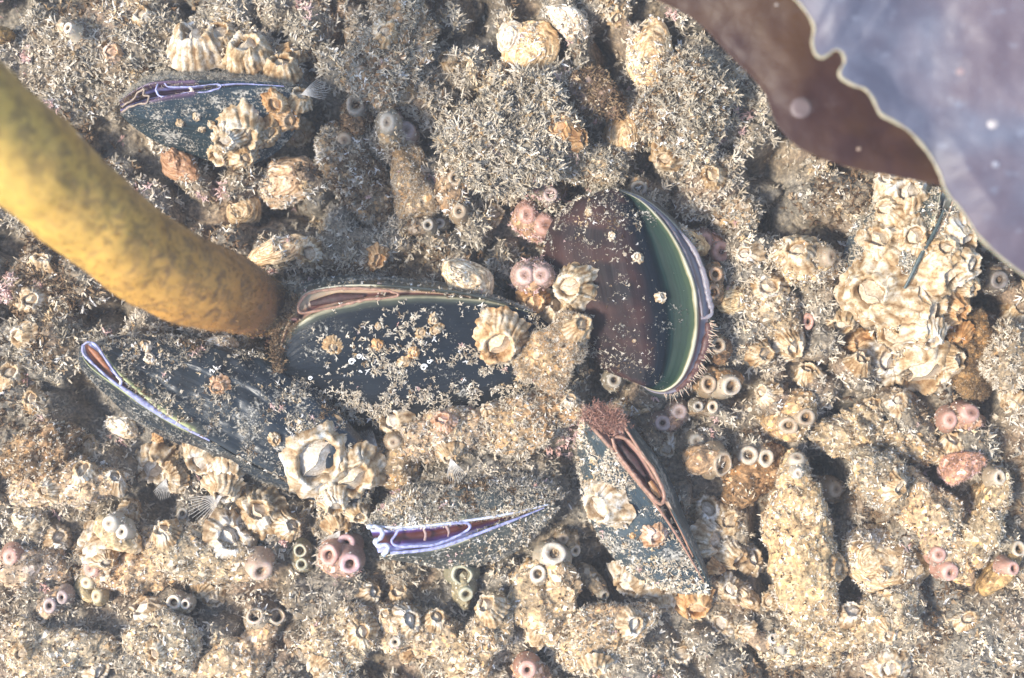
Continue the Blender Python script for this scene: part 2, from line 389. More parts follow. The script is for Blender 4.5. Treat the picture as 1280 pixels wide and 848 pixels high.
# broad turfy swells seen in the picture (px, py, half-length px, half-width px, angle, top mm)
for x, y, a, b, an, t in [(110, 60, 130, 70, 10, 2), (60, 230, 70, 60, 0, 1), (640, 180, 95, 70, 20, 6), (500, 95, 80, 50, 30, 2), (880, 120, 80, 70, 0, 3), (890, 215, 60, 40, 0, 0),
                          (1060, 250, 70, 40, -10, 3), (60, 350, 70, 50, 0, 2), (60, 430, 60, 50, -30, 2), (60, 545, 70, 40, 20, 3), (430, 320, 120, 35, 0, 3), (620, 540, 150, 45, 5, 4), (940, 330, 50, 55, 0, 4),
                          (930, 430, 50, 60, 0, 2), (1240, 800, 90, 70, 10, 1), (1100, 790, 110, 50, 0, 2), (620, 800, 90, 40, 0, 3), (420, 760, 60, 60, 0, 3), (190, 800, 70, 60, 0, 3), (60, 790, 80, 55, 0, 3),
                          (1090, 590, 50, 60, 0, 2), (760, 810, 90, 40, 0, 3), (1245, 440, 40, 60, 80, 2), (330, 650, 60, 40, 0, 2), (590, 590, 90, 30, 10, 5)]:
    p = W(x, y); dome(p[0], p[1], a*S, b*S, R(an), t, pw=.4)
PITS = [(762, 62, 26, 36, 0, 15), (975, 205, 38, 30, 30, 15), (955, 262, 16, 26, 0, 11), (1240, 350, 36, 50, 0, 18), (1225, 470, 26, 50, 0, 13), (745, 720, 26, 34, 20, 13), (960, 690, 14, 60, 10, 14), (350, 262, 45, 30, 10, 13), (412, 165, 24, 44, 0, 13),
        (35, 545, 22, 26, 0, 10), (105, 505, 26, 30, 0, 11), (1062, 535, 40, 26, 0, 11), (232, 790, 12, 46, 0, 11), (1040, 590, 22, 40, 20, 13), (440, 545, 26, 30, 0, 12), (200, 620, 26, 18, 0, 10), (15, 300, 26, 16, 30, 12), (600, 12, 26, 18, 0, 10), (545, 30, 16, 50, 0, 9), (700, 205, 16, 46, 20, 12),
        (745, 425, 22, 30, 0, 12), (930, 475, 20, 20, 0, 9), (1030, 610, 22, 40, 0, 12), (1150, 470, 30, 30, 0, 6), (765, 470, 20, 20, 0, 10), (1190, 690, 26, 20, 0, 10), (250, 380, 22, 16, 0, 8), (120, 395, 20, 16, 0, 8), (800, 220, 26, 20, 0, 8), (480, 620, 20, 30, 0, 9), (520, 330, 34, 14, 10, 8), (1170, 600, 18, 22, 0, 8), (860, 500, 20, 14, 0, 6)]
for x, y, a, b, an, dp in PITS:
    p = W(x, y, -3); X, Y = GX-p[0], GY-p[1]; c, s_ = math.cos(R(an)), math.sin(R(an))
    d2 = ((X*c+Y*s_)/(a*S*1.15))**2+((-X*s_+Y*c)/(b*S*1.15))**2
    Z -= dp*np.exp(-d2**1.6)
def inside(poly, X, Y):
    poly = np.asarray(poly, float); ins = np.zeros(np.shape(X), bool); x0, y0 = poly[-1]
    for x1, y1 in poly:
        c = ((y1 > Y) != (y0 > Y)) & (X < (x0-x1)*(Y-y1)/(y0-y1+1e-12)+x1); ins ^= c; x0, y0 = x1, y1
    return ins
OUT = {'A': [(150, 128), (190, 98), (300, 95), (364, 108), (385, 150), (360, 180), (310, 205), (249, 195), (183, 168), (151, 143)],
       'B': [(350, 470), (355, 410), (385, 362), (479, 352), (600, 362), (660, 390), (710, 430), (700, 480), (600, 515), (500, 525), (430, 520)],
       'C': [(770, 237), (835, 270), (888, 350), (885, 440), (845, 488), (800, 485), (755, 460), (700, 400), (675, 320), (695, 270)],
       'D': [(98, 430), (122, 427), (250, 428), (345, 447), (440, 535), (466, 590), (455, 635), (384, 618), (260, 590), (160, 528), (110, 480)],
       'E': [(460, 655), (520, 605), (640, 590), (710, 610), (700, 650), (640, 698), (550, 708), (475, 697)],
       'F': [(728, 522), (779, 526), (830, 575), (881, 705), (890, 742), (820, 738), (770, 700), (722, 610)]}
gpx = 640+GX/S; gpy = 424-GY/S
view = (abs(gpx-640) < 720) & (abs(gpy-424) < 500)
allmus = np.zeros(GX.shape, bool)
for k, p in OUT.items(): allmus |= view & inside(p, gpx, gpy)
Z = np.where(allmus, np.minimum(Z, -3+0*Z), Z)
P3 = np.stack([GX, GY, Z], -1)
Z += 1.5*fbm(P3, 9, 3, 1)*~allmus+.75*fbm(P3, 2.6, 3, 2)
Z[view] += .3*fbm(P3[view], .9, 2, 3)
def bedz(x, y):
    i = np.clip(np.searchsorted(gx, x), 0, len(gx)-1); j = np.clip(np.searchsorted(gy, y), 0, len(gy)-1); return Z[i, j]
V = np.stack([GX, GY, Z], -1).reshape(-1, 3); F = grid_faces(len(gx), len(gy))[:, ::-1].copy()
F = F[:, ::-1].copy()
nz = np.cross(V[F[0, 1]]-V[F[0, 0]], V[F[0, 2]]-V[F[0, 0]])[2]
if nz < 0: F = F[:, ::-1].copy()
bed = mesh('seabed', V, F, SILT); tag(bed, kind='structure', label='silt covered rocky seabed overgrown with turf between the shells', cat='seabed')

# turf on the bed: hydroid tufts, short hairs, grains and chips
bits = []
def bed_points(n, r, dens=None):
    x = r.uniform(-178, 178, n); y = r.uniform(-122, 122, n); px, py = 640+x/S, 424-y/S
    keep = np.ones(n, bool)
    for k, p in OUT.items():
        if k in 'ABCDEF': keep &= ~inside(p, px, py)
    if dens is not None: keep &= r.random(n) < dens(px, py)
    keep &= r.random(n) < np.clip((bedz(x, y)+9.5)/5.5, .12, 1)
    x, y = x[keep], y[keep]; z = bedz(x, y)
    e = .8; gxn = (bedz(x+e, y)-bedz(x-e, y))/(2*e); gyn = (bedz(x, y+e)-bedz(x, y-e))/(2*e)
    Nn = np.stack([-gxn*.6, -gyn*.6, np.ones_like(x)], 1); Nn /= np.linalg.norm(Nn, axis=1, keepdims=True)
    return np.stack([x, y, z-.15], 1), Nn, px[keep], py[keep]
def gauss(px, py, x, y, sx, sy): return np.exp(-((px-x)/sx)**2-((py-y)/sy)**2)
def dens_tuft(px, py):
    return np.clip(.16+.75*gauss(px, py, 640, 180, 130, 110)+.5*gauss(px, py, 120, 120, 200, 130)+.5*gauss(px, py, 880, 120, 130, 130)+.5*gauss(px, py, 60, 400, 140, 120)+.35*gauss(px, py, 450, 60, 120, 90)+
                   .4*gauss(px, py, 620, 560, 160, 60)+.25*gauss(px, py, 1200, 480, 90, 90)+.3*gauss(px, py, 930, 400, 60, 120), 0, 1)
def up_(px, py): return np.clip(1-(np.asarray(py, float)-np.where(np.asarray(px) > 900, 230, 330))/180., 0, 1)
rb = np.random.default_rng(3)
def palsel(P, r, base):
    """palette index per point from a patchy field so that neighbours share a colour"""
    f = fbm(P*[1, 1, 0]+[0, 0, 7], 22, 3, 31); g = fbm(P*[1, 1, 0]+[0, 0, 9], 9, 3, 33)
    s_ = np.full(len(P), 0); s_[f > .12] = 1; s_[(f < -.42)] = 2
    s_[(g > .62)] = 3; s_[(g < -.8)] = 5
    q = r.random(len(P)); s_[q < .18] = 1; s_[q < .06] = 2; s_[q > .985] = 4; return s_
for kind, n, sz, dn, lean in [('clump', 52000, (.8, 2.4), lambda px, py: np.clip(1.15-up_(px, py)*0-(1-up_(px, py))*.6, 0, 1), .5), ('tuft', 26000, (1.5, 4.0), dens_tuft, .45), ('hair', 30000, (.5, 1.25), None, .5), ('flake', 16000, (.3, 1.3), None, .8), ('sliver', 1800, (.8, 2.), None, .8), ('grain', 16000, (.2, .5), None, .5)]:
    P, Nn, px, py = bed_points(n, rb, dn)
    pl = palsel(P, rb, 0)
    if kind in ('flake', 'sliver'): q = rb.random(len(P)); pl = np.where(q < .3, 3, np.where(q < .45, 4, pl))
    bits.append(scatter(P, Nn, kind, rb.uniform(*sz, len(P))*(1 if kind != 'tuft' else .8+.4*dens_tuft(px, py)), pl, rb, lean, .6 if kind == 'flake' else 1))
def bed_outer(n, r):
    x = r.uniform(-300, 300, n); y = r.uniform(-240, 240, n); k = (abs(x) > 176) | (abs(y) > 120); x, y = x[k], y[k]; z = bedz(x, y); k = z > -8
    return np.stack([x, y, z-.15], 1)[k], np.tile([0, 0, 1.], (k.sum(), 1))
P, Nn = bed_outer(42000, rb); bits.append(scatter(P, Nn, 'clump', rb.uniform(1., 3.2, len(P)), palsel(P, rb, 0), rb, .6))
v, f, c = merge(bits)
tag(mesh('hydroid_turf', v, splitq(f), TURF, col=c, smooth=False), 'grey and cream tufts of hydroid turf, hairs and shell grit covering the seabed', 'turf', kind='stuff')
del bits, v, f, c

# ------------------------------------------------------------------ height raster in photo pixels, for seating things on each other
OX, OY = 200, 200
ZM = np.full((1280+2*OX, 848+2*OY), -12.)
def splat(V, rad=2):
    k = S*(H-V[:, 2])/H; px = np.round(640+V[:, 0]/k).astype(int)+OX; py = np.round(424-V[:, 1]/k).astype(int)+OY
    m = (px > rad) & (py > rad) & (px < ZM.shape[0]-rad-1) & (py < ZM.shape[1]-rad-1)
    for dx in range(-rad, rad+1):
        for dy in range(-rad, rad+1): np.maximum.at(ZM, (px[m]+dx, py[m]+dy), V[m, 2])
splat(V[(abs(V[:, 0]) < 180) & (abs(V[:, 1]) < 130)], 1)
def zat(px, py, rad=6):
    x, y = int(px)+OX, int(py)+OY; return float(np.median(ZM[x-rad:x+rad+1, y-rad:y+rad+1]))
def nat(px, py, rad=14):
    gx_ = (zat(px+rad, py)-zat(px-rad, py))/(2*rad*S); gy_ = (zat(px, py-rad)-zat(px, py+rad))/(2*rad*S)
    g = math.hypot(gx_, gy_); k = min(1, .9/g) if g > 0 else 1
    n = np.array([-gx_*k, -gy_*k, 1.]); return n/np.linalg.norm(n)

# ------------------------------------------------------------------ mussels
def curve(pts, z, n=90):
    pts = np.array(pts, float); zz = np.interp(np.linspace(0, 1, len(pts)), np.linspace(0, 1, len(np.atleast_1d(z))), np.atleast_1d(z))
    return catmull(W(pts[:, 0], pts[:, 1], zz), n)
def valve(name, M, Fc, prof, mat, parent, inward, ends=.45, nv=46, rough=.25, seed=0):
    n = len(M); u = np.linspace(0, 1, n); v = np.linspace(0, 1, nv)
    env = np.clip(np.sin(np.pi*np.clip(u, .004, .996)), 0, 1)**ends
    pz = np.interp(v, [p[0] for p in prof], [p[1] for p in prof])
    ker = np.array([.25, .5, .25]); pz = np.concatenate([[pz[0]], np.convolve(pz, ker, 'valid'), [pz[-1]]])
    G = M[:, None]*(1-v[None, :, None])+Fc[:, None]*v[None, :, None]
    G[..., 2] += env[:, None]*pz[None]
    G[..., 2] += rough*fbm(G, 6, 3, seed+4)*np.clip(v*6, 0, 1)[None]+.06*np.sin(v*90+2*vnoise(G, 8, seed))
    inn = inward/np.linalg.norm(inward, axis=1, keepdims=True)*np.minimum(1, env)[:, None]
    lip = [M+inn*1.3+[0, 0, -3.5], M+inn*.75+[0, 0, -.9], M+inn*.35+[0, 0, -.05]]
    A = np.concatenate([np.stack(lip, 1), G], 1)
    vv = np.concatenate([[0, 0, .004], v]); uv = np.stack(np.broadcast_arrays(u[:, None], vv[None]), -1).reshape(-1, 2)
    F = grid_faces(n, nv+3)
    V = A.reshape(-1, 3); nn = np.cross(V[F[:, 2]]-V[F[:, 0]], V[F[:, 3]]-V[F[:, 1]])
    if nn[:, 2].sum() < 0: F = F[:, ::-1].copy()
    splat(V, 2)
    return mesh(name, V, F, mat, parent, uv=uv), V, F
def mantle(M1, M2, depth, mat, parent, inset=.12, pw=.7, frill=.25, name='mantle'):
    n = len(M1); u = np.linspace(0, 1, n); wv = np.linspace(0, 1, 26); env = np.sin(np.pi*np.clip(u, .002, .998))**.5
    a, b = M1+(M2-M1)*inset, M2+(M1-M2)*inset
    G = a[:, None]*(1-wv[None, :, None])+b[:, None]*wv[None, :, None]
    G[..., 2] += -.35-(depth*np.sin(np.pi*wv)**pw)[None]*env[:, None]
    G[..., 2] += frill*vnoise(G, 2.2, 3)
    V = G.reshape(-1, 3); F = grid_faces(n, 26); nn = np.cross(V[F[:, 2]]-V[F[:, 0]], V[F[:, 3]]-V[F[:, 1]])
    if nn[:, 2].sum() < 0: F = F[:, ::-1].copy()
    uv = np.stack(np.broadcast_arrays(u[:, None], wv[None]), -1).reshape(-1, 2)
    return mesh(name, V, F, mat, parent, uv=uv)
def tube(name, pts, z, rad, mat, parent, closed=False, k=8, n=None, wob=0., flat=1., **kw):
    pts = list(pts)
    if closed: pts = pts+[pts[0]]
    z = np.atleast_1d(z); P = curve(pts, z, n or 12*len(pts))
    r = np.interp(np.linspace(0, 1, len(P)), np.linspace(0, 1, len(np.atleast_1d(rad))), np.atleast_1d(rad))
    if wob: P = P+wob*np.stack([vnoise(P, 1.6, 8), vnoise(P, 1.6, 9), .6*vnoise(P, 1.6, 10)], 1); r = r*(1+.35*vnoise(P, 1.1, 11))
    if closed: P[-1] = P[0]
    V, F = tube_path(P, r, k)
    if flat != 1: c = np.repeat(P, k, 0); V[:, 2] = c[:, 2]+(V[:, 2]-c[:, 2])*flat
    V[:, 2] += 0
    return mesh(name, V, F[:, ::-1].copy(), mat, parent, **kw)
def fringe(name, pts, z, n, size, pal, parent, out=(0, 0), seed=5, kind='hair', spread=.5):
    r = np.random.default_rng(seed); P = curve(pts, z, 200)[r.integers(0, 200, n)]+r.normal(0, spread, (n, 3))*[1, 1, .3]
    Nn = np.tile(np.array([out[0], out[1], .8]), (n, 1)); Nn /= np.linalg.norm(Nn, axis=1, keepdims=True)
    v, f, c = scatter(P, Nn, kind, r.uniform(*size, n), pal, r, .4)
    return tag(mesh(name, v, splitq(f), TURF, parent, col=c, smooth=False), kind='stuff')
def unit(v): return v/np.linalg.norm(v, axis=1, keepdims=True)
MG = 'live mussels bedded in the encrusted seabed'
K = (.006, .010, .016)
blk = [(0, (.30, .27, .17)), (.02, (.06, .065, .045)), (.06, (.008, .011, .014)), (.4, (.006, .009, .013)), (1, (.016, .018, .02))]
V_A = mk_valve('shell_speckled_navy', [(0, (.12, .07, .12)), (.025, (.04, .02, .05)), (.08, (.015, .03, .04)), (1, (.02, .035, .04))], .62, .45, lines=50)
V_B = mk_valve('shell_glossy_black', blk, .45, gloss=.3, lines=110)
V_B.node_tree.nodes['Principled BSDF'].inputs['Specular IOR Level'].default_value = .3
V_C = mk_valve('shell_green_margin', [(0, (.55, .5, .36)), (.012, (.3, .26, .14)), (.022, (.04, .065, .03)), (.06, (.012, .03, .02)), (.15, (.008, .022, .018)), (.2, (.006, .018, .02)), (.23, (.004, .009, .016)), (.6, (.018, .013, .014)), (1, (.03, .02, .02))], .35, gloss=.5, streak=(.5, (.08, .035, .028)), lines=70)
V_C.node_tree.nodes['Principled BSDF'].inputs['Specular IOR Level'].default_value = .07
V_D = mk_valve('shell_silted', [(0, (.5, .5, .24)), (.02, (.3, .31, .13)), (.05, (.07, .07, .05)), (.12, (.02, .025, .027)), (1, (.012, .02, .03))], .5, ufade=.42, gloss=.35, lines=60)
V_E = mk_valve('shell_olive_grey', [(0, (.6, .56, .42)), (.03, (.2, .19, .12)), (.08, (.05, .055, .045)), (1, (.05, .06, .06))], .55, .5, lines=60)
V_F = mk_valve('shell_slate', [(0, (.4, .28, .2)), (.04, (.05, .05, .04)), (.1, (.03, .045, .05)), (1, (.05, .065, .07))], .6, .5, lines=50)
bl, wh, pu, mar = (.34, .4, .72), (.68, .68, .72), (.09, .03, .12), (.06, .016, .018)
MT_A = mk_mantle('mantle_purple', [(0, (.2, .1, .17)), (.12, (.1, .03, .08)), (.25, (.3, .32, .6)), (.36, (.03, .012, .03)), (.64, (.03, .012, .03)), (.76, (.28, .28, .6)), (.88, (.07, .02, .07)), (1, (.12, .05, .1))])
MT_B = mk_mantle('mantle_beige', [(0, (.42, .3, .2)), (.14, (.3, .17, .12)), (.24, (.09, .03, .03)), (.4, (.14, .065, .05)), (.55, (.4, .27, .18)), (.85, (.5, .38, .25)), (1, (.35, .3, .2))])
MT_C = mk_mantle('mantle_lavender', [(0, (.32, .2, .16)), (.25, (.12, .05, .06)), (.45, (.24, .22, .24)), (.7, (.3, .28, .32)), (1, (.16, .11, .12))])
MT_D = mk_mantle('mantle_pale_blue', [(0, (.6, .62, .8)), (.3, (.5, .55, .85)), (.42, (.08, .03, .12)), (.6, (.05, .012, .015)), (.75, (.22, .09, .05)), (.85, (.1, .04, .1)), (.93, (.5, .5, .6)), (1, (.6, .6, .45))])
MT_E = mk_mantle('mantle_blue_rim', [(0, (.55, .56, .8)), (.14, (.4, .42, .75)), (.24, (.11, .05, .2)), (.4, (.09, .025, .02)), (.66, (.09, .025, .02)), (.8, (.1, .05, .2)), (.9, (.5, .52, .8)), (1, (.6, .55, .5))])
MT_F = mk_mantle('mantle_rosy', [(0, (.42, .26, .2)), (.14, (.3, .15, .13)), (.3, (.08, .02, .02)), (.7, (.06, .015, .015)), (.85, (.32, .17, .14)), (1, (.4, .25, .2))])
LIPB = mk_plain('lip_pale_blue', (.27, .28, .46), .4, .6, 1.6, .2); LIPW = mk_plain('lip_white', (.5, .52, .6), .4, .35, 1.6, .2)
LIPR = mk_plain('lip_rosy_brown', (.3, .17, .115), .4, .3, 1.2, .2); LIPK = mk_plain('lip_dark_brown', (.1, .045, .04), .5, .4, 1.0, .1); LIPC = mk_plain('lip_cream', (.66, .56, .44), .4, .3, 1, .2)
MOUT = mk_plain('gill_dark', (.05, .022, .02), .5, .5, 1.2)
MUS = {}
def mussel(key, label, px, py, m1, z1, f1, zf1, prof1, mat1, m2, z2, f2, zf2, prof2, mat2, depth, mmat, n=90, ends=.45, pw=.7, inset=.12):
    t = thing('mussel', label, 'mussel', px, py, 0, MG); rg = {'D': 1.3, 'E': .8, 'F': .7, 'G': .7, 'A': .5}.get(key, .25)
    M1, F1, M2, F2 = curve(m1, z1, n), curve(f1, zf1, n), curve(m2, z2, n), curve(f2, zf2, n)
    mid = (M1+M2)/2; d1 = mid-M1; d2 = mid-M2; d1[:, 2] = 0; d2[:, 2] = 0
    inn1 = np.where(np.linalg.norm(d1, axis=1, keepdims=True) > .05, d1, M1-F1); inn2 = np.where(np.linalg.norm(d2, axis=1, keepdims=True) > .05, d2, M2-F2)
    a = valve('shell_valve', M1, F1, prof1, mat1, t, inn1*[1, 1, 0]+1e-6, ends, seed=px, rough=rg)
    b = valve('shell_valve', M2, F2, prof2, mat2, t, inn2*[1, 1, 0]+1e-6, ends, seed=px+5, rough=rg)
    mantle(M1, M2, depth, mmat, t, pw=pw, inset=inset)
    MUS[key] = dict(t=t, a=a, b=b, M1=M1, M2=M2); return t, a, b
rc = np.random.default_rng(17)
FUZZ = [('hair', 1500, (.4, 1.1), 'grey'), ('grain', 1500, (.2, .5), 'grey'), ('grain', 600, (.2, .45), 'cream')]
# A, upper left
t, a, b = mussel('A', 'dark speckled mussel at the upper left, gaping along its top, barnacles on its right half', 250, 150,
    [(150, 142), (162, 134), (187, 127), (219, 120), (257, 114), (300, 109), (342, 107), (366, 109)], [14, 17, 17, 15, 12],
    [(151, 144), (172, 163), (212, 186), (250, 198), (300, 208), (345, 190), (375, 150), (367, 111)], [8, 4, 1, 0, 3, 9], [(0, 0), (.1, 1.2), (.45, 3.5), (1, -1)], V_A,
    [(149, 127), (172, 111), (194, 103), (236, 101), (270, 101), (300, 102), (342, 104), (366, 108)], [14, 17, 17, 15, 12],
    [(148, 122), (180, 96), (205, 90), (235, 87), (270, 88), (310, 91), (345, 98), (368, 107)], [4, 2, 2, 4, 8], [(0, 0), (.3, 1), (1, -1)], V_A, 6, MT_A)
tube('mantle_lip', [(195, 112), (200, 120), (215, 121), (236, 116), (258, 115), (274, 110), (272, 105), (240, 108.5), (212, 109), (206, 104), (198, 104)], 16.4, .26, LIPB, t, True, wob=.15)
tube('mantle_lip', [(272, 107), (300, 105), (330, 106.5), (355, 108)], [16.3, 13], [.35, .15], LIPB, t)
tube('siphon_edge', [(152, 134), (164, 126), (176, 114), (181, 111), (180, 119), (186, 120), (183, 128), (172, 130), (160, 135), (152, 141)], 17.2, .3, mk_plain('siphon_lip', (.36, .27, .2), .5, .4, 1), t, wob=.35)
fringe('siphon_fringe', [(154, 132), (168, 122), (178, 118)], 15.6, 110, (.7, 1.3), 'brown', t, spread=.6, kind='hair')
tube('septum', [(237, 109), (240, 113), (237, 117)], 16, .5, LIPC, t)
coat('silt_speckle', a[1], a[2], t, [('grain', 2200, (.18, .42), 'cream'), ('hair', 240, (.3, .6), 'cream')], rc, keep=lambda P, r: r.random(len(P)) < .35+.65*(vnoise(P, 4, 3) > .1))
coat('silt_turf', b[1], b[2], t, [('hair', 700, (.4, .9), 'grey'), ('grain', 900, (.2, .5), 'grey')], rc)
# B, centre
t, a, b = mussel('B', 'large glossy black mussel in the centre, touching the end of the kelp stalk', 520, 445,
    [(351, 468), (350, 445), (354, 430), (366, 412), (388, 397), (415, 386), (449, 378), (491, 373), (542, 372), (600, 376), (630, 382), (668, 392)], [10, 15, 19, 22, 22, 21, 19, 17, 14],
    [(352, 471), (358, 482), (375, 494), (400, 510), (432, 524), (475, 535), (540, 537), (600, 528), (650, 512), (690, 488), (712, 452), (700, 415)], [9, 4, 1, 0, 0, 3, 8], [(0, 0), (.12, 1.4), (.4, 3.6), (.75, 3), (1, -1)], V_B,
    [(350, 466), (348, 432), (356, 402), (370, 380), (385, 365), (425, 357), (479, 356.5), (542, 361), (585, 367), (625, 377), (645, 384), (669, 391)], [10, 15, 19, 22, 22, 21, 19, 17, 14],
    [(349, 465), (343, 430), (350, 392), (365, 365), (385, 352), (425, 344), (479, 345), (542, 351), (585, 358), (625, 370), (650, 381), (670, 390)], [6, 3, 2, 2, 4, 8], [(0, 0), (.3, .5), (1, -1)], V_E, 2.2, MT_B, pw=.5)
tube('mantle_lip', [(420, 384), (395, 389), (376, 391), (373, 381), (384, 368), (398, 364), (425, 361), (450, 361), (478, 363), (494, 366), (498, 370), (488, 372), (465, 374), (440, 378)], [21.6, 22.4, 22.2, 21.8], .45, LIPR, t, True, wob=.15)
tube('mantle_lip', [(372, 398), (362, 396), (362, 380), (369, 368)], 21, .5, LIPK, t, wob=.3)
tube('gill', [(388, 380), (420, 373), (455, 370)], 20.2, [.8, 1.6, .6], MOUT, t, flat=.4)
fringe('siphon_fringe', [(350, 462), (345, 440), (350, 415), (362, 392), (368, 372)], [14, 20, 22], 420, (.9, 1.9), 'brown', t, (-.9, .1), spread=.8, kind='tuft')
fringe('siphon_fringe', [(352, 452), (358, 425), (372, 402)], [14, 18, 21], 160, (.5, 1.1), 'brown', t, (-.9, .1), spread=.6)
def kB(P, r):
    k = S*(H-P[:, 2])/H; x, y = 640+P[:, 0]/k, 424-P[:, 1]/k
    return r.random(len(P)) < np.clip(.08+1.*(y > 488)+1.*(x > 560)*(y > 430)+.5*(x > 600)+.8*gauss(x, y, 490, 460, 34, 26)+.35*gauss(x, y, 505, 415, 45, 22)+.6*gauss(x, y, 540, 480, 50, 25), 0, 1)*(vnoise(P, 3, 9) > -.15)
coat('silt_turf', a[1], a[2], t, [('tuft', 2400, (.9, 2.2), 'cream'), ('clump', 4200, (.6, 1.4), 'cream'), ('grain', 2000, (.2, .5), 'cream'), ('flake', 350, (.3, .7), 'cream')], rc, keep=kB)
coat('silt_turf', b[1], b[2], t, [('clump', 500, (.4, .9), 'grey'), ('tuft', 60, (.6, 1.2), 'grey')], rc)
# C, upper right of centre
t, a, b = mussel('C', 'big purple black mussel lying on its side with a broad green margin', 780, 360,
    [(771, 237), (800, 251), (824, 274), (843, 301), (857, 330), (867, 360), (870, 390), (869, 420), (862, 450), (849, 475), (830, 488), (812, 486), (798, 478)], [15, 17, 17, 16, 14, 12, 10],
    [(770, 237), (748, 239), (722, 248), (700, 264), (686, 285), (679, 310), (680, 340), (688, 370), (702, 398), (720, 425), (740, 448), (762, 466), (797, 479)], [13, 8, 4, 2, 2, 2, 6], [(0, 0), (.03, .2), (.16, -.7), (.19, -.4), (.235, 2.2), (.42, 6.2), (.7, 7.8), (.88, 6), (1, 0)], V_C,
    [(772, 236), (803, 247), (832, 269), (856, 296), (872, 322), (883, 350), (889, 383), (885, 415), (879, 445), (866, 472), (845, 492), (818, 492), (799, 481)], [14, 13, 12, 11, 10, 9, 8],
    [(773, 235), (806, 245), (836, 267), (860, 293), (877, 320), (888, 348), (894, 383), (890, 417), (884, 448), (870, 476), (847, 497), (818, 496), (799, 482)], [8, 3, 1, 1, 1, 3, 6], [(0, 0), (1, 0)], V_E, 1.2, MT_C, ends=.35, pw=1.)
tube('mantle_lip', [(806, 254), (828, 272), (846, 298), (858, 322), (868, 350), (875, 378), (878, 396)], [15.2, 15.5, 14.8, 14], [.25, .4, .7, .8, .6, .4], mk_plain('lip_mauve', (.2, .17, .18), .4, .35, 2, .2), t, wob=.1, flat=.7)
tube('mantle_lip', [(848, 288), (866, 310), (879, 340), (886, 372), (890, 391), (883, 397), (876, 398)], [13.2, 14, 14], [.35, .8, 1., .9, .5], mk_plain('lip_grey_lavender', (.22, .2, .22), .4, .3, 2, .2), t, wob=.1, flat=.6)
tube('mantle_lip', [(886, 404), (884, 425), (876, 450), (862, 474), (845, 490)], [11.5, 10, 9.5], [.9, 1.3, 1.3, 1.1, .7], LIPK, t, wob=.4, flat=.7)
r_ = np.random.default_rng(44); tp = curve([(888, 402), (886, 425), (879, 450), (866, 473), (850, 488), (832, 494)], [12, 11, 10], 60); bits = []
for p in tp:
    dirn = p-W(800, 380, 10); dirn[2] = 0; dirn /= np.linalg.norm(dirn); L = r_.uniform(1.1, 2.4); q = np.linspace(0, 1, 5)[:, None]
    bits.append(tube_path(p+r_.normal(0, .25, 3)+(dirn+r_.normal(0, .3, 3)+[0, 0, .5])*L*q+r_.normal(0, .4, 3)*q*q, r_.uniform(.14, .3)*(1-.7*q[:, 0]), 5))
v, f = join(bits); tag(mesh('tentacle_fringe', v, f, mk_plain('fringe_tan', (.4, .31, .23), .5, .3, 1, .2), t), kind='stuff')
def kC(P, r):
    k = S*(H-P[:, 2])/H; x, y = 640+P[:, 0]/k, 424-P[:, 1]/k
    band = (x > 822+.0*y) & (y > 285)
    return (r.random(len(P)) < np.clip(.03+.9*(y < 288)*(x < 800)+.55*gauss(x, y, 778, 360, 16, 60)+.7*gauss(x, y, 790, 455, 45, 24)+.5*gauss(x, y, 740, 440, 30, 30)+.3*(x < 735)+.25*gauss(x, y, 740, 305, 40, 30), 0, 1)) & ~band & (vnoise(P, 3, 19) > -.3)
coat('silt_turf', a[1], a[2], t, [('clump', 2200, (.4, 1.), 'grey'), ('hair', 1500, (.3, .75), 'grey'), ('grain', 3000, (.18, .42), 'cream'), ('tuft', 150, (.7, 1.4), 'grey')], rc, keep=kC)
# D, left
t, a, b = mussel('D', 'broad silt dusted mussel with a pale blue slit gaping at its upper left tip', 290, 530,
    [(116, 428), (131, 444), (147, 466), (176, 492), (208, 518), (240, 537), (266, 551), (304, 572), (350, 594), (384, 608), (420, 622), (445, 640)], [19, 21, 20, 18, 15, 10, 6],
    [(120, 427), (150, 420), (185, 418), (230, 421), (280, 432), (330, 444), (370, 466), (408, 498), (438, 530), (460, 562), (470, 600), (455, 642)], [12, 7, 4, 6, 9, 8, 5, 3], [(0, 0), (.05, .8), (.14, .6), (.17, 1.6), (.3, 2.2), (.33, 3.6), (.5, 5), (.62, 4.4), (.66, 5.8), (.93, 4), (1, 1)], V_D,
    [(102, 433), (104, 448), (116, 462), (139, 479), (170, 501), (200, 521), (232, 539), (266, 554), (304, 577), (350, 600), (384, 613), (444, 641)], [19, 21, 20, 18, 15, 10, 6],
    [(99, 432), (100, 453), (112, 474), (134, 497), (160, 520), (190, 540), (222, 556), (258, 572), (300, 592), (346, 610), (386, 624), (442, 646)], [10, 4, 2, 1, 1, 1, 2], [(0, 0), (.2, 1.), (.6, 2), (1, -1)], V_D, 4, MT_D, pw=.8)
tube('mantle_lip', [(103, 432), (109, 428), (117, 429), (124, 437), (134, 452), (146, 469), (152, 476), (150, 482), (142, 478), (125, 463), (111, 450), (104, 442)], [20.5, 21.3, 21, 21.2, 20.8], .36, LIPB, t, True, wob=.1)
tube('siphon_edge', [(109, 433), (118, 441), (130, 456), (140, 469)], 19.6, [.4, 1., .8, .3], mk_plain('siphon_rust', (.28, .1, .04), .5, .4, 1.2), t, flat=.5)
tube('septum', [(146, 470), (151, 476), (150, 481)], 20.8, .45, LIPC, t)
tube('mantle_lip', [(150, 483), (172, 498), (200, 517), (232, 535), (262, 551)], [20.6, 20, 18.2, 17.2], [.5, 1., .9, .6, .25], LIPB, t, flat=.8)
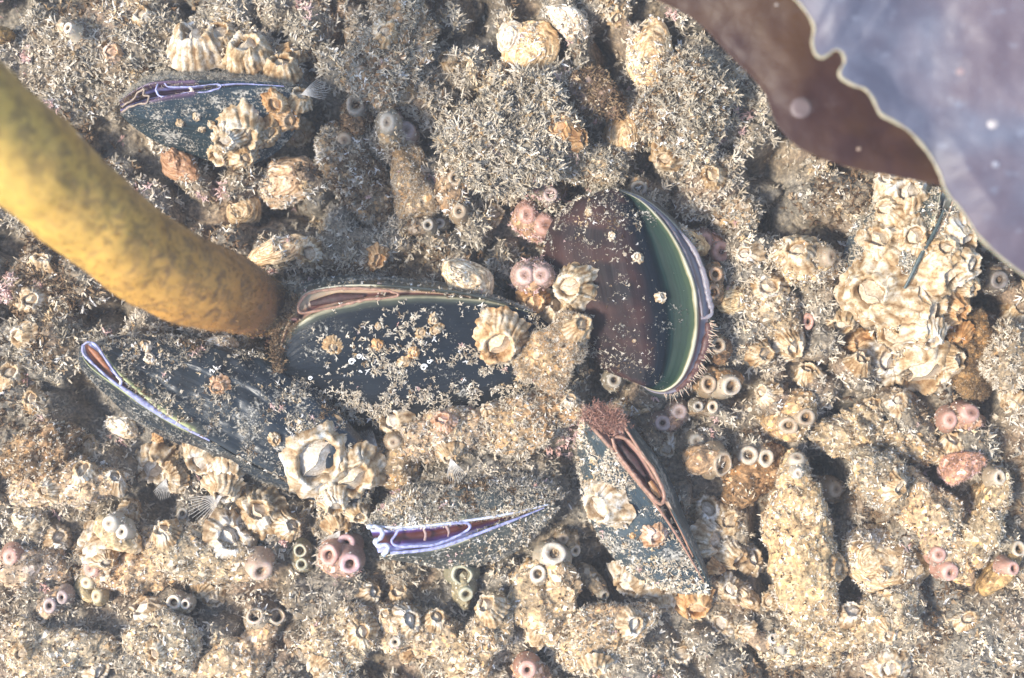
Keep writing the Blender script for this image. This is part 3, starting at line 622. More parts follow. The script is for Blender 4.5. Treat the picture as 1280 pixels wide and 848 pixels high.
def kD(P, r):
    m2 = fbm(P, 5, 3, 61) > .0
    k = S*(H-P[:, 2])/H; x, y = 640+P[:, 0]/k, 424-P[:, 1]/k
    clear = gauss(x, y, 310, 500, 34, 40)+gauss(x, y, 345, 462, 60, 16)+.7*gauss(x, y, 200, 480, 60, 16)
    return r.random(len(P)) < np.clip(1.-clear*1.1, 0, 1)*(.06+.94*m2)
coat('silt_turf', a[1], a[2], t, [('hair', 3000, (.4, .95), 'grey'), ('grain', 3000, (.2, .48), 'grey'), ('clump', 4200, (.5, 1.3), 'grey'), ('tuft', 200, (.9, 1.9), 'grey'), ('flake', 300, (.3, .6), 'cream'), ('grain', 1500, (.2, .4), 'teal')], rc, keep=kD)
coat('silt_turf', b[1], b[2], t, [('hair', 700, (.4, .8), 'grey'), ('grain', 900, (.2, .4), 'teal')], rc)
# E, bottom centre
t, a, b = mussel('E', 'low mussel at the bottom centre with a blue edged gape holding an oval lip', 580, 660,
    [(474, 696), (489, 694), (507, 691), (545, 687), (590, 673), (640, 654), (670, 642), (692, 631)], [15, 17, 17, 15, 12],
    [(474, 697), (490, 701), (515, 705), (560, 712), (612, 706), (655, 684), (686, 655), (700, 634)], [10, 4, 2, 1, 3, 8], [(0, 0), (.3, 1.6), (.7, 1.8), (1, -1)], V_E,
    [(461, 657), (480, 658), (500, 657), (545, 653.5), (590, 647), (630, 641), (665, 634), (691, 629)], [15, 17, 17, 15, 12],
    [(458, 655), (476, 630), (505, 610), (548, 598), (600, 590), (650, 592), (690, 604), (712, 618)], [8, 6, 4, 3, 4, 6], [(0, 0), (.25, 1.6), (.7, 3), (1, -1)], V_E, 5.5, MT_E)
tube('mantle_lip', [(494, 669), (490, 676), (496, 682.5), (522, 683), (547, 680), (567, 672), (583, 664), (587, 657), (577, 653.5), (545, 656.5), (517, 659), (500, 662)], 17.1, .42, LIPB, t, True, wob=.14, flat=.7)
tube('mantle_lip', [(463, 657.5), (500, 659.5), (545, 656), (590, 650), (635, 642.5), (685, 631)], [16, 17.2, 17.2, 15.5, 12.8], [.35, .4, .4, .45, .2], LIPW, t)
tube('mantle_lip', [(488, 691), (520, 689), (553, 683), (590, 670), (640, 651), (680, 635)], [16.6, 17.2, 16.8, 13.4], [.5, .55, .5, .45, .2], LIPB, t)
tube('siphon_edge', [(459, 660), (468, 659), (477, 662), (478, 668), (471, 676), (473, 681), (483, 682), (483, 688), (478, 694)], [17, 17.6, 17.8, 17.4, 16.6], .7, LIPW, t, wob=.45)
SEPT = mk_plain('septum_dull', (.3, .2, .18), .45, .4, 1)
tube('septum', [(529, 660), (532, 668), (531, 676)], 14.6, .45, SEPT, t, flat=.5)
tube('septum', [(558, 657), (561, 664), (560, 671)], 15.4, [.7, .2], SEPT, t)
coat('silt_turf', b[1], b[2], t, [('clump', 3600, (.6, 1.4), 'grey'), ('hair', 1800, (.4, .9), 'grey'), ('grain', 1500, (.2, .45), 'grey'), ('tuft', 300, (.7, 1.3), 'cream'), ('grain', 900, (.2, .4), 'teal')], rc)
coat('silt_turf', a[1], a[2], t, [('clump', 900, (.5, 1.1), 'cream'), ('hair', 500, (.3, .8), 'grey'), ('grain', 1100, (.18, .4), 'cream')], rc, keep=lambda P, r: r.random(len(P)) < np.clip((P[:, 0]+25)/25, .15, 1))
# F, lower right
t, a, b = mussel('F', 'slate coloured mussel with a long rosy brown gape slanting down to the right', 800, 640,
    [(730, 524), (744, 541), (758, 556), (779, 583), (806, 610), (833, 648), (861, 689), (888, 740)], [18, 21, 21, 17, 12, 8],
    [(726, 526), (722, 556), (724, 600), (738, 650), (764, 694), (800, 726), (845, 742), (887, 743)], [10, 4, 2, 2, 3, 5], [(0, 0), (.1, .8), (.4, 3.5), (.8, 3), (1, -1)], V_F,
    [(776, 524), (786, 543), (803, 565), (821, 597), (841, 638), (861, 678), (876, 708), (889, 738)], [17, 20, 20, 17, 12, 8],
    [(784, 524), (803, 548), (824, 575), (842, 608), (856, 645), (872, 682), (884, 712), (890, 738)], [8, 4, 3, 2, 3, 6], [(0, 0), (.4, 1), (1, -1)], V_F, 4, MT_F)
tube('mantle_lip', [(765, 548), (771, 565), (791, 592), (814, 620), (826, 630), (830, 618), (818, 590), (803, 570), (788, 553), (775, 546)], [21, 20.8, 19.8, 19.5, 20.3], .55, LIPR, t, True, wob=.1)
tube('gill', [(772, 553), (790, 575), (806, 596)], 19, [.6, 1.5, .5], MOUT, t, flat=.4)
tube('gill', [(812, 602), (818, 612), (825, 622)], 18.8, [.7, 1.1, .4], mk_plain('gill_amber', (.3, .15, .06), .3, .4, .8), t, flat=.5)
tube('mantle_lip', [(742, 536), (765, 562), (792, 596), (822, 634), (850, 676), (880, 728)], [20.6, 20.6, 16, 9.5], [.6, .6, .5, .4, .15], LIPR, t)
tube('mantle_lip', [(778, 530), (800, 564), (822, 604), (844, 648), (866, 696)], [20.2, 19.6, 16, 11], [.4, .5, .5, .3], LIPR, t)
fringe('siphon_fringe', [(732, 522), (748, 516), (764, 520), (776, 530), (762, 534), (746, 530)], 20, 700, (.9, 1.9), 'rosy', t, (-.2, .5), spread=1.2, kind='hair')
coat('silt_turf', a[1], a[2], t, [('grain', 1800, (.2, .42), 'cream'), ('clump', 2200, (.5, 1.4), 'cream'), ('hair', 900, (.35, .8), 'grey'), ('tuft', 200, (.8, 1.6), 'cream')], rc, keep=lambda P, r: r.random(len(P)) < .1+.9*(fbm(P, 5, 3, 2) > .12))
# G, far right slit
t, a, b = mussel('G', 'mussel shut to a thin dark slit between two heaps of barnacles at the right', 1150, 320,
    [(1176, 238), (1172, 262), (1163, 288), (1150, 315), (1136, 345), (1120, 375), (1108, 402)], [18, 18, 16, 13, 10],
    [(1170, 236), (1120, 240), (1082, 262), (1060, 300), (1052, 345), (1064, 385), (1104, 406)], [10, 4, 3, 3, 5], [(0, 0), (.15, 1), (.6, 1), (1, -1)], V_E,
    [(1192, 250), (1186, 268), (1172, 292), (1156, 318), (1141, 347), (1124, 377), (1110, 403)], [18, 18, 16, 13, 10],
    [(1200, 250), (1216, 280), (1218, 320), (1212, 365), (1196, 400), (1160, 425), (1114, 408)], [10, 4, 3, 3, 5], [(0, 0), (.15, 1), (.6, 1), (1, -1)], V_F, 4, mk_mantle('mantle_shut', [(0, (.2, .22, .22)), (.4, (.01, .012, .015)), (1, (.12, .12, .1))]))
tube('shell_edge', [(1180, 262), (1168, 290), (1152, 318), (1138, 347), (1122, 376)], [19, 18.5, 17, 14], [.3, .7, .6, .3], mk_plain('shell_edge_dark', (.05, .07, .07), .4, .5, 1), t, flat=.6)
coat('silt_turf', a[1], a[2], t, [('clump', 2200, (.6, 1.4), 'grey'), ('hair', 900, (.3, .8), 'grey'), ('flake', 600, (.3, .7), 'gold')], rc)
coat('silt_turf', b[1], b[2], t, [('clump', 1500, (.6, 1.4), 'cream'), ('flake', 700, (.3, .9), 'gold')], rc)

# ------------------------------------------------------------------ sea squirts: body, siphons with open mouths, turf coat
import bmesh
def ico(sub):
    bm = bmesh.new(); bmesh.ops.create_icosphere(bm, subdivisions=sub, radius=1)
    V = np.array([v.co[:] for v in bm.verts]); F = np.array([[v.index for v in f.verts] for f in bm.faces]); bm.free(); return V, F
ICO = {k: ico(k) for k in (3, 4, 5, 6)}
def blob(cx, cy, a, b, ang, h, seed, taper=0., z0=None, rough=1., bend=0., lobes=.26):
    """lying lump: half-length a, half-width b in photo px, height h mm"""
    if z0 is None: z0 = min(zat(cx, cy, 10), 3)-1.5
    zc = z0+h*.35; k = S*(H-zc)/H; sub = 6 if a*b > 1500 else 5 if a*b > 260 else 4
    V, F = ICO[sub]; V = V.copy(); s = V[:, 0].copy()
    V = np.sign(V)*np.abs(V)**.9
    A, B = a*k, b*k
    P = np.stack([V[:, 0]*A, V[:, 1]*B*(1-taper*s)+bend*A*s*s, V[:, 2]*h*.65*(1-.35*taper*s)], 1)
    sz = min(A, B); n_ = P/np.linalg.norm(P, axis=1, keepdims=True)
    sh = np.array([seed*37., seed*11., 0])
    P = P+n_*((lobes*sz*fbm(P+sh, sz*1.1, 2, seed)+rough*min(1.5, sz*.22)*fbm(P+sh, 4.2, 3, seed+3)+rough*.38*fbm(P+sh, .9, 2, seed+5))[:, None])
    c, s_ = math.cos(R(ang)), math.sin(R(ang)); o = W(cx, cy, zc)
    P = np.stack([P[:, 0]*c-P[:, 1]*s_+o[0], P[:, 0]*s_+P[:, 1]*c+o[1], P[:, 2]+zc], 1)
    return P, F
def lathe(prof, base, top, k=28, wob=.05, seed=0, oval=1.):
    """prof: list of (radius mm, t) with t along base->top; returns verts, faces, v coordinate"""
    ax = top-base; L = np.linalg.norm(ax); zd = ax/L; ref = np.array([1., 0, 0]) if abs(zd[0]) < .8 else np.array([0, 1., 0])
    Y = np.cross(zd, ref); Y /= np.linalg.norm(Y); X = np.cross(Y, zd)
    th = np.arange(k)*2*np.pi/k; V = []
    for r, t in prof:
        p = base+ax*t+(r*np.cos(th)[:, None]*X*oval+r*np.sin(th)[:, None]*Y); V.append(p)
    V = np.array(V); V += wob*prof[-3][0]*np.stack([vnoise(V, 2.2, seed), vnoise(V, 2.2, seed+1), vnoise(V, 2.2, seed+2)], -1)
    return V.reshape(-1, 3), grid_faces(len(prof), k, True)
def siphon(parent, px, py, r, z=None, lean=(0, 0), L=4., color=(.5, .45, .36), hole=.5, seed=0, oval=1., fuzz=None, shut=False, flare=1.05):
    if z is None: z = zat(px, py, 4)+1.6
    rr = r*S*(H-z)/H; top = W(px, py, z); base = top-np.array([lean[0], lean[1], 1.])/np.linalg.norm([lean[0], lean[1], 1.])*L
    q_ = np.random.default_rng(int(px*7+py)); h = rr*hole*q_.uniform(.6, .92); flare = 1.; oval = oval*q_.uniform(.8, 1.12)
    if shut: prof = [(rr*1.5, 0), (rr*1.2, .35), (rr*1.03, .62), (rr*.93, .82), (rr*.74, .95), (rr*.5, 1.0), (rr*.36, .985), (rr*.22, .995), (rr*.1, .96), (rr*.01, .93)]
    else: prof = [(rr*1.6, -.1), (rr*1.28, .22), (rr*1.08, .5), (rr*.99, .74), (rr*.96, .88), (rr*.87, .965), (rr*(.42+.45*hole), .97), (h*1.25, .91), (h, .78), (h*.92, .5), (h*.8, .25)]
    V, F = lathe(prof, base, top, 28, .2, seed, oval)
    sv = ([0, .15, .3, .45, .6, .7, .8, .88, .95, 1] if shut else [0, .14, .3, .44, .54, .62, .7, .8, .9, .97, 1.]); suv = np.stack([np.zeros(len(V)), np.repeat(sv, 28)], 1)
    nn = np.cross(V[F[:, 1]]-V[F[:, 0]], V[F[:, 3]]-V[F[:, 0]])
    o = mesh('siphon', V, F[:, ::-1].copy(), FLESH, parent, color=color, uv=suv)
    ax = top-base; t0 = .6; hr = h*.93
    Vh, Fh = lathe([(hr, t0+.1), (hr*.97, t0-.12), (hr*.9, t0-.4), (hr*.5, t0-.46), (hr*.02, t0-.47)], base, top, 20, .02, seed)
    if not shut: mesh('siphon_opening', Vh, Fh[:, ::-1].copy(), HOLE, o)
    splat(V, 1)
    low = F[:28*(4 if shut else 4)]
    coat('silt_specks', V, low, parent, [('clump', 26, (.35, .9), 'cream'), ('grain', 40, (.15, .35), 'cream'), ('hair', 30, (.3, .6), 'grey')], np.random.default_rng(seed+70), minz=-.6)
    if fuzz: coat('fine_hairs', V, F, parent, [('hair', fuzz[0], (.35, .8), fuzz[1])], np.random.default_rng(seed+900), minz=-.9)
    return o
TAN, PALE, PINK, BRN, GRY, WHT, GRN, LIL = (.5, .4, .29), (.64, .56, .45), (.68, .42, .35), (.3, .2, .13), (.42, .39, .34), (.76, .71, .62), (.47, .47, .36), (.5, .4, .38)
SG = 'solitary sea squirts among the mussels'
sc = [0]
def squirt(label, bodyspec, siphs, color=(.8, .7, .56), turf='cream', dens=1., mat=None, rough=1., taper=.2, bend=0., hair=True, velvet=False, extra=None, z0=None, cat='sea squirt', name='sea_squirt', group=SG):
    sc[0] += 1; sd = sc[0]; cx, cy, a, b, ang, h = bodyspec
    V, F = blob(cx, cy, a, b, ang, h, sd, taper, z0, rough, bend, .4 if a*b > 1400 else .28)
    t = thing(name, label, cat, cx, cy, 0, group)
    mesh('body', V, F, mat or BODY, t, color=color); splat(V, 2)
    n = int(dens*a*b*.5); r = np.random.default_rng(sd+50)
    if n:
        up = float(up_(cx, cy)); sp = [('clump', int(n*1.1*(.12+.88*up)), (.6, 1.3+.6*up), turf), ('tuft', int(n*.14*(.15+.85*up)), (1., 2.4), turf), ('hair', int(n*3.2*(1-up)), (.22, .55), turf), ('sliver', int(n*.08), (.8, 2.2), 'gold'), ('clump', int(n*.2), (.5, 1.2), 'brown'), ('hair', int(n*.4), (.35, .9), turf), ('grain', int(n*.3), (.18, .42), turf), ('flake', int(n*.3), (.4, 1.3), 'gold'), ('flake', int(n*.09), (.4, 1.2), 'white')]+(extra or [])
        if velvet: sp = [('hair', n*4, (.3, .8), turf), ('clump', n//2, (.4, .9), turf), ('hair', n*3, (.3, .7), 'brown'), ('grain', n, (.15, .3), 'gold'), ('grain', n//3, (.2, .4), 'cream')]
        coat('turf_coat', V, F, t, sp, r, minz=-.35)
    for q in siphs: siphon(t, **{**dict(seed=sd*7+len(siphs)), **q})
    return t
def sp(px, py, r, color=PALE, **k): return dict(px=px, py=py, r=r, color=color, **k)
# right of centre
squirt('tan tapering sea squirt with two wide white siphons, below the blue edged mussel', (682, 738, 62, 36, 72, 15), [sp(672, 717, 11, WHT, hole=.5, lean=(-.1, .3), L=5), sp(693, 691, 15, WHT, hole=.55, lean=(.1, .4), L=6)], (.95, .82, .64), 'cream', .8, taper=.45)
squirt('small tan siphon stalk rising behind the wide white siphons', (713, 676, 14, 12, 60, 9), [sp(720, 689, 8.5, PALE, hole=.4, lean=(.3, -.1), L=5), sp(704, 674, 8, TAN, shut=True, L=4)], (.7, .62, .5), 'cream', .4)
squirt('grey translucent sea squirt tube lying in the dark hollow beside the tan tapering squirt', (742, 728, 30, 11, -52, 6), [sp(757, 746, 8, GRY, hole=.5, lean=(.6, -.6), L=5)], (.4, .38, .34), 'grey', .15, z0=-6)
squirt('cream sea squirt at the bottom left with two open cups at its top end', (300, 822, 62, 38, 52, 14), [sp(318, 769, 11, PALE, hole=.6, lean=(-.1, .5), L=5), sp(347, 770, 11, PALE, hole=.66, lean=(.5, .4), L=6)], (.98, .85, .68), 'cream', .55, taper=.35)
squirt('long upright gold flecked sea squirt with a pale closed tip, lower right', (1003, 685, 112, 37, 96, 17), [sp(997, 571, 11, PALE, hole=.4, lean=(0, .8), L=8, shut=True), sp(998, 592, 8, WHT, shut=True, L=3)], (.95, .82, .6), 'cream', .9, taper=.32, extra=[('flake', 500, (.4, 1.1), 'gold')])
squirt('smooth grey brown lobe behind the long gold flecked sea squirt', (1035, 610, 22, 15, 0, 8), [sp(1046, 612, 11, TAN, hole=.3, lean=(.5, 0), shut=True)], (.55, .45, .35), 'grey', .1)
squirt('sandy sea squirt leaning down right with two pink siphons at its lower end', (1162, 655, 80, 36, -60, 13), [sp(1189, 717, 12, PINK, hole=.35, lean=(.2, -.3), L=5), sp(1174, 694, 11, PINK, shut=True, L=4)], (.95, .78, .58), 'cream', .9, extra=[('flake', 260, (.4, 1.0), 'gold')])
squirt('brown sea squirt at the right edge with two ringed siphons, one above the other', (1230, 645, 64, 26, 70, 13), [sp(1247, 576, 10, PALE, hole=.45, L=5, lean=(.1, .3)), sp(1251, 597, 10, PALE, hole=.45, L=5, lean=(.2, .1))], (.8, .68, .5), 'cream', .9)
squirt('smooth curved olive sea squirt with an open siphon against the right edge, near the bottom', (1250, 714, 36, 13, 48, 11), [sp(1275, 686, 11, PALE, hole=.5, L=5, lean=(.1, .4)), sp(1268, 711, 9, PINK, hole=.35, L=5, lean=(.4, 0))], (.75, .6, .36), 'grey', .08, rough=.4)
squirt('tan sea squirt with two dark siphon mouths, under the barnacle heap on the right', (986, 520, 36, 26, 55, 13), [sp(1009, 522, 11, TAN, hole=.5, L=5, lean=(.2, 0)), sp(986, 533, 11.5, TAN, hole=.45, L=5, lean=(-.1, -.2))], (.8, .65, .46), 'cream', .4, rough=.6)
squirt('sea squirt with a touching pair of white ringed siphons, right of the rosy mussel', (938, 590, 42, 30, 30, 11), [sp(936, 569, 12, PALE, hole=.42, L=5, lean=(-.1, .1)), sp(959, 573, 12, PALE, hole=.42, L=5, lean=(.2, 0))], (.5, .35, .22), 'brown', .6)
squirt('translucent beige sea squirt with one broad cup, left of the touching white ringed pair', (882, 574, 28, 20, 0, 12), [sp(905, 581, 16, TAN, hole=.62, L=6, lean=(.5, -.2)), sp(871, 552, 10, GRY, shut=True, L=4)], (.7, .55, .42), 'cream', .2, rough=.4)
squirt('orange brown sea squirt with one dark and one white rimmed siphon', (895, 474, 34, 17, 0, 13), [sp(886, 480, 12, TAN, hole=.5, L=5), sp(916, 483, 13, PALE, hole=.6, L=6, lean=(.4, -.1))], (.65, .45, .28), 'brown', .2, rough=.5)
squirt('little grey sea squirt with two small siphons just under the orange brown one', (880, 509, 20, 12, 0, 9), [sp(891, 509, 8.5, PALE, hole=.5, L=4), sp(873, 508, 7, GRY, hole=.4, L=4)], (.5, .42, .34), 'grey', .3)
squirt('single round brown siphon beside the tentacle fringe of the green margined mussel', (898, 438, 18, 15, 60, 9), [sp(898, 432, 10, TAN, hole=.45, L=5)], (.45, .3, .2), 'brown', .3)
squirt('brown column with two siphon mouths one over the other, right of the pale mantle lobe', (893, 356, 28, 12, 90, 10), [sp(895, 343, 9.5, (.5, .34, .22), hole=.5, L=5), sp(892, 366, 9, (.5, .34, .22), hole=.5, L=5, lean=(0, -.3))], (.55, .38, .24), 'brown', .1, rough=.5)
squirt('bright pink sea squirt with two rounded siphons above the brown column', (892, 308, 22, 13, -30, 11), [sp(882, 302, 13, PINK, hole=.35, L=5, shut=True), sp(904, 315, 13, PINK, hole=.4, L=6, lean=(.2, -.1))], (.9, .55, .45), 'pink', .2, rough=.4)
squirt('lilac sea squirt with two blurred siphons above the rosy mussel', (840, 524, 20, 13, 30, 9), [sp(849, 515, 11, LIL, hole=.3, shut=True), sp(829, 529, 10, LIL, hole=.3)], (.6, .45, .42), 'pink', .2, rough=.4)
squirt('mound with one pink slit siphon on its right side, left of the barnacle heap', (955, 385, 62, 42, -60, 11), [sp(1011, 402, 11, PINK, hole=.35, L=5, oval=.65)], (.8, .7, .56), 'cream', 1.2)
squirt('gold and white scaly mound with a smooth beige lobe at its right end', (1008, 326, 40, 30, -10, 12), [sp(1040, 321, 13, TAN, shut=True, L=5, lean=(.7, 0))], (.9, .75, .52), 'cream', 1., extra=[('flake', 200, (.5, 1.2), 'gold'), ('flake', 60, (.5, 1.1), 'white')])
squirt('pink double lobed sea squirt on the sandy ridge at the right', (1200, 522, 28, 17, -10, 11), [sp(1188, 525, 12, PINK, shut=True, L=4), sp(1215, 516, 13, PINK, shut=True, L=5, lean=(.3, .2))], (.85, .6, .48), 'pink', .3, rough=.5)
squirt('smooth salmon pink lump right above the leaning sandy squirt', (1201, 583, 27, 16, 32, 14), [], (1.05, .66, .56), 'pink', .5, rough=.4, velvet=True)
# centre top
squirt('pink sea squirt with two hairy siphons left of the top of the purple mussel', (668, 282, 28, 18, -20, 13), [sp(659, 268, 14, PINK, hole=.3, L=5, fuzz=(150, 'pink'), shut=True), sp(683, 281, 14, PINK, hole=.3, L=6, lean=(.3, 0), fuzz=(150, 'pink'), shut=True)], (.85, .62, .5), 'pink', .4, rough=.5)
squirt('pale pink heart shaped sea squirt just above the scaly barnacle between the two big mussels', (665, 352, 24, 19, -85, 15), [sp(656, 344, 13, (.7, .5, .44), L=5, fuzz=(130, 'pink'), shut=True), sp(676, 344, 12, (.7, .5, .44), L=5, fuzz=(130, 'pink'), shut=True)], (.85, .66, .52), 'pink', .4, rough=.5, z0=0)
squirt('grey finger shaped sea squirt with a lilac lobe at its side, upper centre', (487, 163, 26, 14, 85, 12), [sp(484, 153, 14, GRY, shut=True, L=5), sp(508, 163, 14, LIL, shut=True, L=5, lean=(.2, .2))], (.62, .55, .45), 'grey', .35, rough=.5)
squirt('brown furry sea squirt standing upright below the grey finger shaped one', (519, 232, 50, 28, 100, 14), [], (.7, .54, .36), 'cream', 1.3, taper=.25, velvet=True)
squirt('long grey furry sea squirt slanting left of the brown furry one', (450, 230, 70, 31, -62, 14), [sp(430, 175, 11, TAN, L=4, shut=True)], (.6, .5, .38), 'grey', 1.2, extra=[('tuft', 220, (.8, 1.6), 'grey')])
squirt('cup siphon with a dark mouth on a brown stem, top centre left', (446, 148, 22, 17, 90, 9), [sp(444, 130, 14, GRY, hole=.6, L=6, lean=(0, .3), fuzz=(260, 'grey'))], (.42, .3, .2), 'brown', .6)
squirt('tan sea squirt with a shaded siphon, right of the brown furry one', (566, 232, 34, 20, 80, 9), [sp(569, 223, 10, TAN, hole=.45, L=4), sp(574, 264, 10, TAN, hole=.45, L=4)], (.6, .46, .34), 'cream', .4)
squirt('two small blue grey siphons in a row above the central black mussel', (530, 284, 20, 12, 0, 8), [sp(535, 281, 8, GRY, hole=.45, L=4), sp(549, 279, 7, GRY, hole=.4, L=4)], (.45, .4, .36), 'grey', .4)
squirt('ribbed brown shell mound carrying a lilac siphon at its foot, above the purple mussel', (692, 222, 34, 20, 62, 12), [sp(688, 243, 10, LIL, hole=.38, L=5)], (.7, .55, .38), 'brown', .5, extra=[('flake', 120, (.4, 1.), 'gold')])
squirt('small pale siphon in the dark gap right of the top of the purple mussel', (800, 232, 15, 11, 0, 7), [sp(799, 235, 10, GRY, hole=.45, L=5)], (.45, .4, .36), 'grey', .3)
squirt('dim siphon in the shade under the kelp blade edge at the right', (1248, 350, 20, 18, 0, 6), [sp(1250, 350, 12, (.25, .22, .2), hole=.45, L=4)], (.3, .26, .22), 'grey', .3, z0=-9)
squirt('round dim siphon in the hollow below the purple mussel', (768, 476, 13, 11, 0, 7), [sp(768, 475, 10, GRY, hole=.45, L=4)], (.4, .34, .28), 'grey', .3, z0=-5)
squirt('brown velvety sea squirt body lying under the round barnacle on the central mussel', (692, 438, 52, 36, 55, 6.5), [], (.72, .56, .38), 'cream', .8, rough=.9, taper=.3, z0=12, velvet=True)
squirt('dark brown velvety mound in the shade right of the barnacle heap', (1212, 445, 62, 28, 85, 13), [], (.42, .28, .14), 'brown', 1.4, velvet=True)
# left and bottom
squirt('pale yellow sea squirt with a green tinted mouth, lower left', (150, 668, 33, 17, -40, 13), [sp(136, 654, 11, WHT, hole=.25, L=4, lean=(-.2, .2), shut=True), sp(152, 665, 10, WHT, hole=.3, L=4)], (1.05, .95, .74), 'cream', .12, rough=.3)
squirt('wide silty sea squirt with a pink siphon at its lower right end, bottom left', (262, 690, 80, 36, -14, 14), [sp(327, 715, 14, (.72, .55, .44), hole=.35, L=6, lean=(.5, -.4)), sp(228, 642, 8, GRY, hole=.5, L=3)], (.88, .78, .62), 'cream', 1.2, taper=.3)
squirt('fan ribbed sandy sea squirt left of the wide silty one', (160, 712, 60, 26, -8, 13), [sp(112, 711, 12, PINK, shut=True, L=4, lean=(-.4, 0))], (.98, .82, .64), 'cream', .9, taper=-.3)
squirt('two white rimmed little siphons side by side under the fan ribbed squirt', (226, 756, 18, 10, 0, 10), [sp(216, 753, 9.5, WHT, hole=.6, L=4, lean=(-.1, .1)), sp(231, 756, 7, WHT, hole=.5, L=4)], (.8, .74, .62), 'cream', .3)
squirt('yellowish pair of closed lobes below the left end of the fan ribbed squirt', (112, 738, 20, 11, -55, 10), [sp(108, 729, 9, (.72, .64, .45), shut=True, L=4), sp(120, 746, 10, (.78, .68, .45), shut=True, L=4)], (.9, .8, .56), 'cream', .2, rough=.4)
squirt('dull pink pair of siphons near the left edge at the bottom', (70, 753, 22, 15, 20, 9), [sp(61, 758, 10, LIL, hole=.35, L=4), sp(77, 747, 9, LIL, hole=.35, L=4)], (.75, .62, .52), 'cream', .6)
squirt('pink cluster of three siphons left of the blue edged mussel', (425, 700, 30, 22, -40, 13), [sp(410, 694, 14, PINK, hole=.42, L=6, lean=(-.2, .1)), sp(432, 679, 12, (.68, .46, .46), hole=.42, L=6, lean=(0, .2)), sp(438, 706, 13, (.68, .46, .46), hole=.4, L=6, lean=(.2, -.1))], (.85, .58, .5), 'pink', .3, rough=.5)
squirt('grey green pair of ringed siphons left of the pink cluster', (376, 697, 17, 10, -80, 9), [sp(375, 689, 9, GRN, hole=.55, L=4), sp(377, 706, 8, GRN, hole=.55, L=4)], (.55, .52, .4), 'grey', .3)
squirt('grey green column with two stacked mouths, right below the blue edged mussel', (579, 732, 27, 14, -85, 12), [sp(577, 719, 13.5, GRN, hole=.62, L=6), sp(583, 744, 11, GRN, hole=.55, L=5, lean=(.1, -.3))], (.62, .6, .46), 'grey', .2, rough=.4)
squirt('knobbly sandy mound with a small ringed siphon at its left, bottom centre', (520, 785, 62, 30, -8, 13), [sp(494, 803, 7, PALE, hole=.4, L=3)], (.95, .82, .66), 'cream', 1.2)
squirt('pink siphon poking up at the bottom edge in the centre', (665, 842, 24, 15, -20, 10), [sp(659, 838, 12, PINK, hole=.35, L=5)], (.85, .66, .55), 'pink', .4)
squirt('small grey sea squirt lying with an open pale end, bottom right of centre', (962, 803, 30, 12, -14, 9), [sp(967, 798, 7, WHT, hole=.5, L=4, lean=(.2, .4)), sp(983, 812, 9, GRY, shut=True, L=5, lean=(.8, -.2))], (.6, .5, .42), 'cream', .2, rough=.5)
squirt('round brown fuzzy sea squirt with a whorled top, below the centre of the black mussel', (496, 574, 36, 29, 85, 14), [sp(492, 553, 9, TAN, shut=True, L=4)], (.75, .6, .42), 'cream', 1.1)
squirt('long sandy mound with warty white top at the left edge, below the pale slit', (88, 606, 72, 26, 6, 13), [], (.92, .8, .66), 'cream', 1.1, extra=[('flake', 220, (.4, 1.), 'white'), ('grain', 500, (.3, .6), 'pink')])
squirt('pinkish mound at the left edge near the bottom', (40, 706, 50, 30, -15, 12), [sp(12, 697, 12, PINK, shut=True, L=3)], (.95, .8, .68), 'cream', 1.1, extra=[('flake', 160, (.4, 1.), 'white')])
squirt('turf covered mound hanging over the hollow at the far left', (55, 560, 52, 30, 40, 12), [], (.55, .44, .32), 'brown', 1.3, extra=[('tuft', 160, (.8, 1.7), 'cream')])
squirt('pale tube shaped sea squirt near the top left corner', (88, 38, 15, 9, -40, 10), [sp(84, 34, 8, WHT, hole=.5, L=4, lean=(-.4, .3))], (.85, .82, .76), 'cream', .2, rough=.4)
squirt('small brown ball at the left edge near the top', (4, 45, 12, 11, 0, 10), [], (.62, .46, .24), 'brown', .3, rough=.4)
squirt('fuzzy white flecked ball of tissue under the round barnacles, centre', (560, 545, 60, 28, 8, 9), [], (.85, .7, .55), 'cream', 1.2, extra=[('tuft', 300, (.8, 1.7), 'cream'), ('grain', 300, (.3, .6), 'pink')])
squirt('feathery tan clump right of the fuzzy white flecked ball, centre', (670, 525, 62, 32, 20, 10), [], (.78, .62, .44), 'cream', 1.2, extra=[('tuft', 420, (1., 2.), 'cream')])
squirt('bushy hydroid covered mound in the upper centre', (640, 175, 78, 60, 20, 13), [], (.55, .47, .36), 'grey', .6, rough=3., extra=[('tuft', 1100, (1.2, 4.4), 'grey'), ('tuft', 500, (1.4, 4.), 'cream')])
squirt('shaggy grey mound left of the dark hollow at the top', (490, 70, 52, 44, 40, 12), [], (.6, .5, .4), 'grey', .8, rough=2.6, extra=[('tuft', 500, (1.2, 3.4), 'grey')])
squirt('shaggy grey mound between the kelp blade and the dark hollow', (862, 130, 58, 50, 40, 12), [], (.55, .47, .38), 'grey', .8, rough=2.6, extra=[('tuft', 600, (1.2, 3.6), 'grey')])
squirt('small bristly lump standing out in the dark hollow under the kelp blade', (918, 270, 32, 22, 30, 13), [], (.62, .55, .45), 'grey', 1., extra=[('tuft', 220, (.9, 1.9), 'cream')])
squirt('bristly grey knoll left of the warty one at the top right', (735, 205, 44, 26, -20, 12), [], (.6, .52, .42), 'grey', .8, extra=[('tuft', 360, (1., 2.2), 'grey')])
squirt('broad sandy mound directly below the long gold flecked sea squirt', (1010, 800, 70, 28, 10, 10), [], (.88, .78, .6), 'cream', 1.2)
squirt('round silty mound between the gold flecked squirt and the leaning sandy one, low', (1110, 765, 50, 32, 30, 11), [], (.85, .75, .6), 'cream', 1.2)
